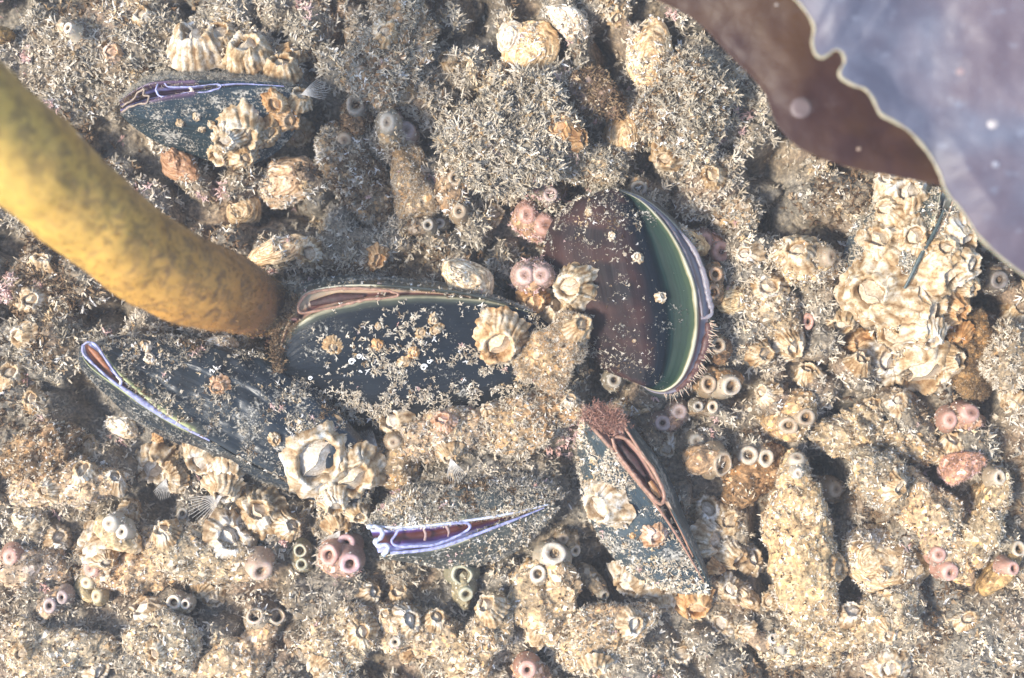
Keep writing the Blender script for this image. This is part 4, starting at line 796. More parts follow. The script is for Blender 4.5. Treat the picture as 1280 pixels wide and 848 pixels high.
squirt('furry tan mound filling the space below the tapering squirt', (760, 790, 62, 34, 20, 11), [], (.88, .76, .6), 'cream', 1.3, extra=[('tuft', 200, (.8, 1.6), 'cream')])
squirt('furry tan mound left of the tapering squirt at the bottom', (600, 800, 56, 34, 60, 10), [], (.9, .78, .6), 'cream', 1.3)
squirt('big silty mound in the bottom left corner', (70, 812, 72, 34, 5, 11), [], (.85, .78, .66), 'cream', 1.2)
squirt('porous silty mound above the cream two cup squirt', (195, 800, 40, 44, 70, 11), [], (.88, .8, .66), 'cream', 1.2)
squirt('sandy mound right of the two cup squirt at the bottom edge', (430, 800, 58, 46, 20, 10), [], (.88, .8, .66), 'cream', 1.2)
squirt('silty ridge behind the ribbed oval shell, lower right', (1095, 600, 44, 30, -50, 11), [], (.7, .62, .5), 'grey', 1.2, extra=[('tuft', 150, (.8, 1.6), 'grey')])
squirt('sandy ridge with golden slivers under the barnacle heap', (1100, 550, 80, 25, -8, 10), [], (.85, .72, .54), 'cream', 1., rough=2.2, taper=.25, bend=-.12, extra=[('flake', 320, (.5, 1.3), 'gold')])
squirt('spiky coral like clump at the right edge beside the dark brown mound', (1258, 440, 38, 26, 80, 12), [], (.6, .52, .42), 'grey', .8, extra=[('tuft', 320, (1.2, 2.4), 'cream')])
squirt('dull mound behind the shaggy ones at the very top right of centre', (745, 120, 36, 26, -30, 8), [], (.4, .32, .3), 'brown', .8)

# ------------------------------------------------------------------ loose and attached bivalve shells seen from outside
def shell(label, cx, cy, a, b, ang, h, color, ridges=8, turf=.3, pal='cream', dish=0., z0=None, extra=None):
    sc[0] += 1; sd = sc[0]
    z0 = min(zat(cx, cy, 8), 4)-.5 if z0 is None else z0; k = S*(H-z0)/H; A, B = a*k, b*k
    rr = np.linspace(0, 1, 40); th = np.linspace(0, 2*np.pi, 97)[:-1]
    Rr, T = np.meshgrid(rr, th, indexing='ij')
    hx = -.55*A                                        # umbo sits off centre, growth rings are eccentric
    X = (hx*(1-Rr)+Rr*A*np.cos(T)*(1+.05*vnoise(np.stack([np.cos(T)*3, np.sin(T)*3, Rr*0+sd], -1), 1, sd))); Y = Rr*B*np.sin(T)*(1+.06*np.sin(3*T+sd))
    Zz = h*(1-Rr**2.2)+.22*np.abs(np.sin(Rr*ridges*np.pi))*(Rr > .1)*(1 if not dish else .5)
    P = np.stack([X, Y, Zz], -1); P += (.9*fbm(P+sd*9., 6, 3, sd)+.25*fbm(P+sd*9., 1.2, 2, sd))[..., None]*[.8, .8, 1]; 
    c, s_ = math.cos(R(ang)), math.sin(R(ang)); o = W(cx, cy, z0); nrm = nat(cx, cy, 10)*[.5, .5, 1]
    P = np.stack([P[..., 0]*c-P[..., 1]*s_, P[..., 0]*s_+P[..., 1]*c, P[..., 2]], -1)
    P[..., 2] -= (P[..., 0]*nrm[0]+P[..., 1]*nrm[1])/max(nrm[2], .4)
    P += o; V = P.reshape(-1, 3); F = grid_faces(40, 96, True); uv = np.stack(np.broadcast_arrays(T/6.28, Rr), -1).reshape(-1, 2)
    skirt = V.reshape(40, 96, 3)[-1]*1.; low = skirt.copy(); low[:, 2] -= 1.2; low[:, :2] = o[:2]+(low[:, :2]-o[:2])*.9
    n0 = len(V); V = np.vstack([V, low]); i = np.arange(96); uv = np.vstack([uv, np.zeros((96, 2))])
    F = np.vstack([F, np.stack([n0-96+i, n0-96+(i+1) % 96, n0+(i+1) % 96, n0+i], 1)])
    if np.cross(V[F[50*9, 1]]-V[F[50*9, 0]], V[F[50*9, 2]]-V[F[50*9, 0]])[2] < 0: F = F[:, ::-1].copy()
    t = thing('bivalve_shell', label, 'shell', cx, cy, 0, 'rough oyster like shells among the growth')
    mesh('shell_valve', V, F, SHELLM, t, color=color, uv=uv); splat(V, 2)
    n = int(a*b*(turf*.6+.12))
    if n: coat('turf_coat', V, F, t, [('clump', n, (.5, 1.4), pal), ('hair', n, (.4, .9), pal), ('grain', n, (.2, .45), pal), ('flake', n//2, (.4, 1.1), 'gold'), ('sliver', n//4, (1, 2.2), 'white')]+(extra or []), np.random.default_rng(sd), minz=0, keep=lambda P, r: fbm(P, 6, 3, sd) > .0)
    return t
def mk_shell():
    m = N('rough_shell', .5, .4); at = m.attr('shell').outputs['Vector']; sep = m.n('ShaderNodeSeparateXYZ'); m.l(at, sep.inputs[0])
    wv = m.math('ADD', sep.outputs[1], m.math('MULTIPLY', m.noise(5, 4), .35)); cmb = m.n('ShaderNodeCombineXYZ'); m.l(m.math('MULTIPLY', wv, 15.), cmb.inputs[0]); m.l(m.math('MULTIPLY', sep.outputs[0], 6.), cmb.inputs[1])
    x = m.n('ShaderNodeTexNoise'); x.inputs['Scale'].default_value = 1; x.inputs['Detail'].default_value = 3; m.l(cmb.outputs[0], x.inputs['Vector'])
    base = m.ramp(x.outputs['Fac'], [(.32, (.3, .2, .12)), (.45, (.62, .48, .32)), (.55, (.82, .72, .56)), (.68, (.95, .92, .86))])
    c = m.mix(1., base, m.oc(), 'MULTIPLY'); c = m.mix(1., c, m.ramp(m.noise(1), [(.35, (.6, .55, .5)), (.5, (1, 1, 1)), (.7, (1.3, 1.3, 1.3))]), 'MULTIPLY')
    m.col(c); m.bump(x.outputs['Fac'], .4, .8); return m.m
SHELLM = mk_shell()
shell('round golden barred shell with a white crescent edge, top centre', 662, 64, 40, 36, 60, 6, (.95, .78, .55), 9, .12)
shell('pearly white shell edge showing behind the round golden shell', 636, 44, 24, 15, 70, 3, (1.1, 1.1, 1.1), 4, 0)
shell('small golden folded shell below the round golden one', 643, 112, 30, 18, 20, 5, (1., .8, .5), 6, .2)
shell('oval ridged brown shell in the hollow left of the shaggy mound', 779, 166, 38, 25, 80, 8, (.75, .6, .42), 10, .15)
shell('tall gold streaked shell near the top, left of the kelp blade', 812, 66, 48, 29, 85, 7, (.9, .75, .55), 7, .3)
shell('chalky white torn shell at the top right of the round golden one', 712, 30, 30, 17, -40, 5, (1.15, 1.12, 1.1), 5, .1)
shell('brown and white striped shell with two pinkish lumps, below the upper left mussel', 358, 228, 44, 30, 15, 9, (.85, .7, .58), 6, .15, extra=[('flake', 60, (.6, 1.4), 'white')])
shell('rough round shell below the speckled mussel on its left', 305, 262, 22, 20, 30, 6, (.8, .68, .52), 6, .3)
shell('white and gold shell wedged above the right end of the central mussel gape', 585, 348, 38, 24, -25, 7, (1.05, .96, .82), 6, .1, z0=10)
shell('flat beige shell lying edge on below the green margined mussel', 780, 508, 44, 12, 2, 3, (.8, .68, .5), 4, .25)
shell('ribbed oval shell lying across, right of the long gold flecked squirt', 1105, 700, 60, 42, -15, 9, (.85, .72, .54), 9, .45)
shell('small open shell with a dark slit at the lower left', 38, 648, 26, 20, -50, 6, (.8, .76, .66), 5, .4)
shell('bright white shell chip left under the pale slit mussel', 152, 534, 22, 13, -25, 4, (1.2, 1.18, 1.12), 3, 0)
shell('white scaly shell under the bend of the kelp stalk', 272, 432, 28, 13, 10, 4, (1.2, 1.18, 1.15), 5, .05)
shell('pale shell patch on the swell below the kelp stalk end', 350, 312, 42, 17, 15, 4, (.98, .82, .62), 6, .4)
shell('reddish brown shell in the shade below the speckled mussel', 225, 205, 32, 20, -40, 7, (.5, .32, .22), 8, .3)
shell('sandy shell with a flaky surface in the upper right turf', 850, 300, 40, 18, -20, 6, (.85, .68, .46), 7, .4)
shell('gold flaked shell left of the dark hollow in the upper right', 918, 375, 26, 17, 20, 5, (.95, .8, .55), 6, .3)
shell('long narrow shell at the bottom right of the rosy mussel', 930, 745, 36, 13, -40, 6, (.75, .64, .5), 5, .2)

# ------------------------------------------------------------------ barnacles
def mk_barn(r, Rm, h, ridges, rim=.5, jag=.14):
    nth, nt_ = 72, 14; th = np.arange(nth)*2*np.pi/nth; ph = r.uniform(0, 6.28); sd = int(r.integers(1e6))
    ring = lambda s: np.stack([np.cos(th)*s, np.sin(th)*s, 0*th+sd % 97], 1)
    rid = np.abs(np.sin(th*ridges/2+ph+1.1*vnoise(ring(2.), 1, sd)))**.7; jn = vnoise(ring(3.), 1, sd+1); low = vnoise(ring(.9), 1, sd+2)
    plate = np.clip(np.abs(np.sin(th*3+ph))/.25, 0, 1)
    P, vv = [], []
    for t in np.linspace(0, 1, nt_):
        rad = Rm*(1-(1-rim)*t**.75)*(1+.22*low*(1-t*.5))*(1+(.11*(rid-.5)+.13*jn)*(1-.4*t))*(1-.05*(1-plate))
        z = h*(t**.9)*(1+jag*jn*t)-.4*(1-t)+.05*Rm*(rid-.5)*math.sin(math.pi*t)-.06*Rm*(1-plate)*t
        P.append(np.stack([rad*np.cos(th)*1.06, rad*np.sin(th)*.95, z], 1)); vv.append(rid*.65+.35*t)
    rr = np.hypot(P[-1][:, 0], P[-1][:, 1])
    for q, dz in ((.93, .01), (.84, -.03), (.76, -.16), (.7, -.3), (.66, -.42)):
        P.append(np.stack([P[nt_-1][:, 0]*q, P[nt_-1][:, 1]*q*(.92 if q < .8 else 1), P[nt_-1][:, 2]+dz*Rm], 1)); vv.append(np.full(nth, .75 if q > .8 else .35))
    P = np.array(P); P += .095*Rm*np.stack([fbm(P+sd % 50, Rm*.35, 2, 3), fbm(P+sd % 50, Rm*.35, 2, 4), fbm(P+sd % 50, Rm*.35, 2, 5)], -1)
    V = P.reshape(-1, 3); F = grid_faces(len(P), nth, True); uv = np.stack([np.zeros(len(V)), np.concatenate(vv)], 1)
    # opercular plates: a low peaked roof of two halves with a wavy seam
    a = rim*Rm*.84; hv = []
    zz = h*.9-.26*Rm
    for sgn in (1, -1):
        g = []
        for i in range(9):
            s = -1+i/4.; hw = a*.8*(1-abs(s)**2.2)+.02*Rm
            for j in range(6):
                q = j/5.; y = sgn*(q*hw+.006*Rm)+.05*Rm*math.sin(s*5+ph)*(1-q)
                g.append((s*a*1.05, y, zz+.3*Rm*(1-q)**1.3*(1-.5*abs(s))*(1+.25*s)+(.03*Rm if i % 2 else 0)*q))
        hv.append(np.array(g))
    of = grid_faces(9, 6)
    return V, F[:, ::-1].copy(), uv, hv, of
BG = 'barnacles encrusting the shells and rock'
bc = [300]
def barnacle(label, px, py, r, color=(1, .97, .92), h=None, tilt=1., grow=1.18, cirri=None, rim=None, turf=.5, z=None, lift=0., smooth=False):
    bc[0] += 1; r = r*(grow if r > 12 else 1)*(1.12 if px > 1040 and 220 < py < 480 else 1); g = np.random.default_rng(bc[0]*13)
    z = zat(px, py, max(3, int(r*.5))) if z is None else z
    k = S*(H-z)/H; Rm = r*k; h = (h if h is not None else g.uniform(.55, .85))*Rm
    V, Fb, uv, hv, of = mk_barn(g, Rm, h, 6 if smooth else int(g.integers(14, 24)) if r > 12 else 9, rim if rim else g.uniform(.42, .58))
    n = nat(px, py, max(6, int(r*.8))); n = n*np.array([tilt, tilt, 1])+np.array([*g.normal(0, .12, 2), 0]); n /= np.linalg.norm(n)
    X = np.cross([0, 1., 0], n); X /= np.linalg.norm(X); Y = np.cross(n, X); a = g.uniform(0, 6.28)
    X, Y = X*math.cos(a)+Y*math.sin(a), Y*math.cos(a)-X*math.sin(a); M = np.stack([X, Y, n]); o = W(px, py, z-.12*Rm+lift)
    t = thing('barnacle', label, 'barnacle', px, py, 0, BG)
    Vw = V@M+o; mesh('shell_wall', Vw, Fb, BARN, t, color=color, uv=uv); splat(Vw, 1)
    for q, (vv) in enumerate(hv): mesh('opercular_plate', vv@M+o, of if q == 0 else of[:, ::-1].copy(), OPER, t, color=tuple(min(1.2, c*1.02) for c in color))
    if turf: coat('turf_coat', Vw, Fb, t, [('clump', int(turf*r*r*.35), (.4, 1.), 'cream'), ('hair', int(turf*r*r*.5), (.3, .7), 'cream'), ('grain', int(turf*r*r*.6), (.15, .35), 'grey')], g, minz=0)
    if cirri:
        bits = []; dx, dy = cirri
        for i in range(11):
            q = np.linspace(0, 1, 9)[:, None]; s = (i-5)/5.; D = np.array([dx, dy, .5]); D /= np.linalg.norm(D); side = np.array([-dy, dx, 0.])/math.hypot(dx, dy)
            L = Rm*(1.5-.4*abs(s)); p0 = o+n*h*.8
            bits.append(tube_path(p0+D*L*q+side*s*L*.65*q**1.3+np.array([dx, dy, -1.4])/1.5*L*.55*q**2.5, .13*(1-.7*q[:, 0]), 4))
        v, f = join(bits); tag(mesh('cirri', v, f, CIRRI, t), kind='stuff')
    return t
CW, CC, CO, CB, CT = (1.05, 1.05, 1.05), (1., .94, .84), (1.05, .78, .52), (.62, .46, .3), (.86, .76, .62)
for row in [
 # on and round the upper left mussel
 ('largest barnacle on the right half of the speckled mussel, with a brown oval mouth', 300, 160, 30, CC), ('flat white barnacle flank spreading left under the largest one on the speckled mussel', 283, 172, 17, CW),
 ('small ragged barnacle lowest on the left of the speckled mussel heap', 276, 192, 17, CC), ('small cream barnacle lowest on the speckled mussel heap, right of the ragged one', 305, 194, 16, CT),
 ('tan barnacle right of the largest one on the speckled mussel', 336, 162, 18, CT), ('barnacle with an orange centre at the right end of the speckled mussel', 360, 146, 19, CO),
 ('orange tinted barnacle near the hinge of the speckled mussel', 344, 128, 15, CO), ('white barnacle with feathery cirri spread to the right, at the hinge of the speckled mussel', 372, 126, 16, CC, dict(cirri=(1., .3))),
 ('dull barnacle at the lower right corner of the speckled mussel heap', 372, 168, 17, CT), ('tiny white barnacle on the dark face of the speckled mussel, right one of three', 246, 147, 7, CW), ('tiny white barnacle on the dark face of the speckled mussel, left one of three', 225, 155, 6, CC), ('tiny white barnacle on the dark face of the speckled mussel, lowest of three', 252, 162, 5, CC), ('tiny white barnacle left of the largest one on the speckled mussel', 264, 156, 6, CC),
 ('large white ribbed barnacle standing above the speckled mussel on its left', 246, 66, 36, CW, dict(h=.8)), ('pale barnacle with a tan mouth above the middle of the speckled mussel', 312, 74, 29, CC), ('beige barnacle above the right end of the speckled mussel', 352, 88, 22, CT), ('beige barnacle behind the beige one above the right end of the speckled mussel', 368, 66, 18, CT), ('sunlit barnacle behind the large white ribbed one', 275, 44, 20, CC),
 # centre
 ('round barnacle with an orange left flank on the right half of the central black mussel', 624, 419, 33, (1.05, .9, .72), dict(h=.8)), ('broad scaly barnacle between the central mussel and the purple mussel', 690, 387, 29, CC), ('white topped barnacle with brown ribs leaning on the purple mussel', 720, 356, 27, CC, dict(h=1.)), ('small pale barnacle below the white topped ribbed one', 723, 410, 17, CT), ('white edged barnacle patch left of the broad scaly barnacle', 666, 376, 19, CO),
 ('small orange tipped barnacle high on the silty patch of the central mussel', 473, 430, 10, CO), ('small tan barnacle with an orange mouth, right of the orange tipped one', 517, 440, 10, CO), ('round hairy grey disc shaped barnacle at the left of the central mussel', 417, 434, 14, CT, dict(h=.3, turf=.8)),
 ('little hollow barnacle on top of the silty patch of the central mussel', 541, 399, 9, CC), ('little barnacle left of the hollow one on the central mussel', 526, 415, 9, CT), ('little barnacle under the hollow one on the central mussel', 545, 412, 9, CT), ('smooth pale dot barnacle under the lip of the central mussel', 473, 408, 6, CC), ('flat tan barnacle in the silty patch of the central mussel', 506, 452, 11, CT),
 ('white barnacle at the lower left of the feathery tissue, centre', 494, 527, 22, CW), ('bright white barnacle tip in the feathery tissue, centre', 612, 512, 12, CW), ('white barnacle with cirri left below the fuzzy ball, centre', 472, 566, 13, CC, dict(cirri=(-.8, .8))), ('translucent barnacle with cirri in the turf above the blue edged mussel', 562, 566, 15, CT, dict(cirri=(.3, -1))), ('pinkish barnacle in the feathery tissue, centre', 556, 528, 14, (1., .75, .7)), ('small white barnacle at the right of the feathery tissue', 712, 500, 11, CW),
 # purple mussel dots
 ('white dot barnacle highest on the purple mussel', 765, 295, 7, CW), ('largest white dot barnacle on the purple mussel', 797, 322, 9, CW), ('tiny white dot between the two upper dots on the purple mussel', 781, 318, 3.2, CW), ('white oval dot barnacle near the green margin of the purple mussel', 825, 371, 8, CW), ('tiny white dot barnacle low on the purple mussel', 793, 426, 3.4, CW), ('small cream barnacle near the top end of the purple mussel', 736, 265, 6, CC),
 # left mussel
 ('large round barnacle with a bright white rim on the silt dusted mussel', 394, 572, 37, CW, dict(h=.42, rim=.7, smooth=True)), ('round tan barnacle right of the white rimmed one on the silt dusted mussel', 438, 594, 32, CC, dict(h=.5, rim=.6)), ('small cream barnacle below the white rimmed one', 418, 625, 18, CC), ('fuzzy barnacle with a pink middle on the silt dusted mussel', 271, 484, 14, (1., .76, .62), dict(h=.35, turf=.7)), ('small white barnacle upper of two near the gape of the silt dusted mussel', 182, 433, 9, CW), ('small white barnacle lower of two near the gape of the silt dusted mussel', 187, 449, 10, CW), ('faint round barnacle on the lower part of the silt dusted mussel', 344, 548, 10, CT),
 ('white barnacle at the left end of the row under the silt dusted mussel', 192, 580, 26, CW), ('white barnacle second from left in the row under the silt dusted mussel', 222, 598, 20, CC), ('white barnacle in the middle of the row under the silt dusted mussel', 256, 570, 27, CW), ('flat white barnacle fourth in the row under the silt dusted mussel', 286, 583, 22, CW), ('cream barnacle with long cirri below the row under the silt dusted mussel', 280, 606, 22, CC, dict(cirri=(-1., -.6))), ('barnacle with cirri over the dark hole in the lower left', 214, 596, 13, CC, dict(cirri=(-.3, -1))),
 ('broad warty cream barnacle below the right half of the silt dusted mussel', 326, 642, 29, CC), ('small yellow barnacle under the slit of the silt dusted mussel', 197, 549, 8, CO), ('white dot barnacle in the dark gap left of the blue edged mussel', 399, 624, 6, CW), ('cream barnacle with cirri left of the blue edged mussel', 424, 652, 18, CT, dict(cirri=(-.6, -.9))), ('round cream barnacle on the edge above the blue edged mussel left end', 448, 640, 15, CC),
 ('white cracked barnacle beside the pale yellow squirt', 120, 684, 27, CW), ('white ridge barnacle on top of the wide silty squirt', 286, 672, 30, CW, dict(h=.35)), ('white capped barnacle below the fan ribbed squirt', 185, 762, 21, CW), ('round white barnacle on the long sandy mound at the left', 105, 592, 17, CC), ('warty white barnacle left on the long sandy mound', 60, 612, 14, CC), ('cream barnacle in the bottom left corner', 30, 815, 16, CC), ('white barnacle left of the long sandy mound in the turf', 110, 560, 17, CC), ('pale barnacle above the left hollow in the turf', 40, 372, 18, CC), ('small pale barnacle at the left edge beside the kelp stalk', 55, 330, 16, CC),
 # lower middle / rosy mussel
 ('big white ribbed barnacle on the left face of the rosy gaped mussel', 762, 628, 34, CW, dict(h=.7)), ('pink tinged barnacle below right of the big white ribbed one', 818, 668, 15, (1., .8, .72)), ('round white barnacle under the rosy gaped mussel', 791, 726, 26, CW), ('small white barnacle right of the round one under the rosy gaped mussel', 832, 748, 19, CC), ('orange and white barnacle at the lower tip of the rosy gaped mussel', 868, 751, 24, CO, dict(h=.6)), ('tiny yellow barnacle between the two white ones on the rosy mussel', 791, 670, 5, CO),
 ('white barnacle beside the middle of the rosy gape, on its right', 885, 640, 24, CW), ('white barnacle below the one beside the rosy gape', 884, 674, 23, CW), ('tan centred barnacle right of the white pair beside the rosy gape', 912, 650, 20, CT), ('cream barnacle third down beside the rosy gape', 912, 692, 20, CC), ('blue white barnacle chip at the lower right of the rosy mussel', 914, 735, 15, CW), ('white barnacle above right of the rosy gape', 832, 556, 17, CW), ('orange tinted barnacle beside the lower part of the rosy gape', 893, 708, 13, CO), ('pair of white plates below the tip of the rosy mussel', 905, 780, 16, CW), ('white barnacle at the bottom below the rosy mussel', 930, 790, 13, CC),
 ('white barnacle on top of the knobbly sandy mound', 508, 776, 18, CW), ('cream barnacle right on the knobbly sandy mound', 545, 775, 15, CC), ('cream barnacle left of the knobbly sandy mound', 484, 770, 12, CC), ('white barnacle at the lower edge between the bottom mounds', 508, 822, 12, CT), ('white barnacle near the bottom edge on the right', 1112, 833, 24, CW), ('blue white chip barnacle on the ribbed oval shell', 1103, 718, 10, CW), ('round pale barnacle on the right flank of the gold flecked squirt', 1046, 711, 17, CT, dict(h=.3, rim=.7)), ('small white barnacle below the ribbed oval shell', 1110, 790, 14, CC), ('white barnacle on the right edge of the leaning sandy squirt', 1272, 636, 12, CC),
 # right heap
 ('white star shaped barnacle at the top of the right heap, just under the kelp', 1136, 246, 27, CW), ('white barnacle left of the slit, second from the top of the right heap', 1104, 302, 28, CC), ('cream barnacle between that one and the slit, in the right heap', 1144, 296, 21, CC), ('white barnacle right of the upper slit, near the kelp', 1193, 295, 24, CW), ('ribbed white barnacle right below the slit', 1172, 335, 29, CC), ('white barnacle at the outer right of the heap', 1206, 330, 18, CW), ('tilted cream barnacle under the outer right one', 1208, 358, 16, CC), ('large round barnacle with a toothed orange rim, left of the seam', 1094, 365, 35, CC, dict(h=.6)), ('small white barnacle on the left of the toothed one', 1052, 400, 18, CC), ('scaly barnacle in the middle of the heap, right of the seam', 1150, 392, 33, CC), ('golden barnacle right of the scaly one', 1192, 385, 18, CO), ('brown orange barnacle low on the right of the heap', 1198, 418, 17, (.8, .5, .25)), ('neat round white barnacle at the foot of the heap', 1103, 450, 25, CW, dict(h=.7)), ('largest square looking barnacle at the foot of the heap with a tan face', 1154, 452, 36, CC, dict(h=.6, rim=.66)), ('thin standing barnacle at the lower right of the heap', 1188, 452, 14, CC), ('orange washed barnacle between the toothed one and the round one', 1074, 432, 21, CO), ('tan smooth barnacle left of the round white one', 1072, 458, 15, CT), ('white barnacle half under the kelp edge', 1212, 262, 16, CC), ('white barnacle above the slit beside the star shaped one', 1110, 228, 15, CW), ('white barnacle on the sandy ridge under the heap', 1123, 504, 16, CW), ('cream barnacle left end of the sandy ridge under the heap', 1092, 508, 13, CT),
 ('pale barnacle cut by the right edge, beside the dark hollow', 1272, 398, 20, CC), ('cream barnacle cut by the right edge below the spiky clump', 1268, 500, 18, CC), ('white point barnacle on the mound at the right edge', 1258, 508, 7, CW),
 ('cream barnacle filling the gap above the neat round one at the heap foot', 1118, 418, 20, CC), ('white barnacle between the scaly one and the square looking one', 1160, 418, 20, CW), ('leaning cream barnacle on the upper right of the heap near the kelp', 1180, 312, 18, CC), ('cream barnacle left of the star shaped one', 1112, 262, 18, CC),
 # white crusts low in the picture
 ('white crust barnacle at the far left edge in the middle height', 14, 470, 18, CC), ('white barnacle between the left edge and the cracked one', 70, 672, 17, CW), ('cream barnacle on the fan ribbed squirt left end', 132, 700, 14, CC), ('white barnacle above the two cup cream squirt', 268, 745, 15, CC), ('white barnacle at the left end of the wide silty squirt', 206, 668, 18, CC), ('cream barnacle below the wide silty squirt', 250, 735, 15, CT), ('cream barnacle right of the warty cream one below the silt dusted mussel', 360, 655, 17, CC), ('white barnacle between the pink cluster and the knobbly mound', 462, 742, 17, CW), ('cream barnacle above the knobbly sandy mound', 500, 745, 16, CC), ('white barnacle right of the knobbly sandy mound', 612, 762, 17, CC), ('white barnacle low between the furry tan mounds', 668, 800, 16, CC), ('cream barnacle at the bottom edge right of centre', 742, 830, 18, CC), ('white barnacle on the furry tan mound right of the tapering squirt', 790, 780, 17, CW), ('cream barnacle at the bottom right of the furry tan mound', 850, 815, 17, CC), ('white barnacle at the left of the long gold flecked squirt foot', 938, 700, 18, CW), ('cream barnacle near the foot of the long gold flecked squirt', 965, 752, 15, CC), ('white barnacle on the silty mound in the lower right', 1062, 768, 17, CW), ('cream barnacle near the bottom right corner', 1210, 775, 15, CC), ('white barnacle at the bottom left below the corner mound', 120, 835, 17, CW), ('cream barnacle on the porous silty mound', 196, 815, 16, CC), ('white barnacle at the bottom edge left of centre', 400, 832, 18, CC), ('cream barnacle on the sandy mound right of the two cup squirt', 452, 790, 16, CC), ('white barnacle on the long sandy mound right end', 142, 600, 15, CW), ('cream barnacle by the dark hole in the lower left', 162, 640, 15, CC), ('white barnacle above the left hollow beside the pale slit', 40, 500, 14, CC), ('cream barnacle above the tan two mouthed squirt', 1010, 470, 18, CC), ('white barnacle on the brown mound left of the tan two mouthed squirt', 958, 492, 15, CC), ('white barnacle right of the bright pink squirt', 932, 318, 16, CW), ('cream barnacle above the salmon pink lump', 1190, 555, 15, CC), ('white barnacle left of the leaning sandy squirt', 1118, 608, 15, CC), ('sunlit barnacle at the top edge left of the kelp blade', 770, 18, 15, CC), ('pale barnacle above the grey finger shaped squirt', 505, 118, 14, CT), ('pale barnacle at the top left beside the little tube', 180, 22, 15, CC), ('pale barnacle on the swell below the stalk end', 390, 318, 16, CC), ('cream barnacle left of the pink hairy squirt', 615, 270, 16, CC), ('golden barnacle in the band above the central mussel', 470, 322, 14, CO),
 # upper area
 ('white speckled barnacle on the gold and white mound', 998, 318, 22, CC), ('white barnacle on the mound above the tan two mouthed squirt', 958, 358, 19, CC), ('flat cream barnacle on the lower part of that mound', 985, 428, 21, CC), ('greyish barnacle beside the flat cream one', 950, 440, 17, CT), ('gold barnacle on the bushy mound, upper centre', 700, 160, 19, CO), ('orange brown barnacle on the lower right of the bushy mound', 722, 172, 13, CB), ('turfed barnacle with a pale whorl above the purple mussel', 835, 195, 18, CT), ('grey barnacle among the turf right of the warty knoll', 890, 222, 16, CT), ('white barnacle chip beside the kelp edge, upper right', 925, 92, 11, CW), ('pale barnacle on the shaggy mound at the top left of centre', 480, 42, 17, CC), ('cream barnacle on the lower right of the shaggy mound', 560, 78, 14, CT), ('sunlit pale barnacle in the left turf', 30, 420, 15, CC), ('pinkish white barnacle in the turf at the top left', 140, 66, 13, (1., .8, .68)),
]:
    kw = row[5] if len(row) > 5 else {}
    barnacle(row[0], row[1], row[2], row[3], row[4], **kw)
# small coiled worm tubes on the central mussel
WT = mk_plain('worm_tube_white', (.82, .82, .8), .5, .1, 1)
for x, y, r, lab in [(440, 452, 4.2, 'white coiled worm tube, larger of two on the left of the central black mussel'), (449, 446, 3.2, 'bluish coiled worm tube touching the larger one on the central black mussel'), (530, 459, 4, 'pale yellow coiled worm tube low on the central black mussel'), (537, 452, 3, 'tiny worm tube right above the pale yellow one'), (388, 473, 2.6, 'tiny white worm tube near the lower left corner of the central mussel'), (448, 453, 2., 'speck sized worm tube beside the bluish one')][:5]:
    z = zat(x, y, 3); a = np.linspace(0, 9.5, 40); k = S*(H-z)/H*r; P = W(x, y, z)+np.stack([np.cos(a)*k*(1-a/14), np.sin(a)*k*(1-a/14), .15+.03*a], 1)
    v, f = tube_path(P, k*.3*(1-a/18), 6); o = mesh('worm_tube', v, f[:, ::-1].copy(), WT, centre=W(x, y, z)); tag(o, lab, 'worm tube', 'coiled worm tubes on the black mussel')

# ------------------------------------------------------------------ kelp stalk
def mk_stipe():
    m = N('kelp_stalk_skin', .45, .4)
    at = m.attr('shell').outputs['Vector']; sep = m.n('ShaderNodeSeparateXYZ'); m.l(at, sep.inputs[0])
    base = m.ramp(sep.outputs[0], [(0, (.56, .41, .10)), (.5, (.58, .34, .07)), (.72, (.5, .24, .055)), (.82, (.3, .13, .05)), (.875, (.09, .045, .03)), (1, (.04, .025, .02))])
    a = m.noise(22, 4, .6); b = m.noise(3.4, 5, .68, .6)
    base = m.mix(1., base, m.ramp(a, [(.3, (.78, .74, .7)), (.55, (1, 1, 1)), (.75, (1.2, 1.2, 1.2))]), 'MULTIPLY')
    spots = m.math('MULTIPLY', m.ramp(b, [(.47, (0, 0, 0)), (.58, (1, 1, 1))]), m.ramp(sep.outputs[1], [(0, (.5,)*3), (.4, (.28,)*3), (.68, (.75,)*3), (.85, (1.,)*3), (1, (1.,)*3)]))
    cb = m.n('ShaderNodeCombineXYZ'); m.l(m.math('MULTIPLY', sep.outputs[0], 70.), cb.inputs[0]); m.l(m.math('MULTIPLY', sep.outputs[1], 5.), cb.inputs[1])
    sn = m.n('ShaderNodeTexNoise'); sn.inputs['Scale'].default_value = 1; sn.inputs['Detail'].default_value = 4; sn.inputs['Distortion'].default_value = .8; m.l(cb.outputs[0], sn.inputs['Vector'])
    base = m.mix(m.math('MULTIPLY', m.ramp(sn.outputs['Fac'], [(.56, (0, 0, 0)), (.64, (1, 1, 1))]), m.ramp(sep.outputs[0], [(.35, (.12,)*3), (.75, (.7,)*3)])), base, (.14, .075, .04))
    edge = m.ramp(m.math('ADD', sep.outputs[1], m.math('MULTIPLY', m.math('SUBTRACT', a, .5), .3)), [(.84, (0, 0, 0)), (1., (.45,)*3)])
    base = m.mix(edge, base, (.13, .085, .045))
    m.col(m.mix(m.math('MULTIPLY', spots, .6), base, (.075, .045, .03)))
    m.b.inputs['Subsurface Weight'].default_value = .3; m.b.inputs['Subsurface Scale'].default_value = .004; m.b.inputs['Subsurface Radius'].default_value = (1, .6, .2)
    m.bump(m.noise(1.6, 3), .3, .4); return m.m
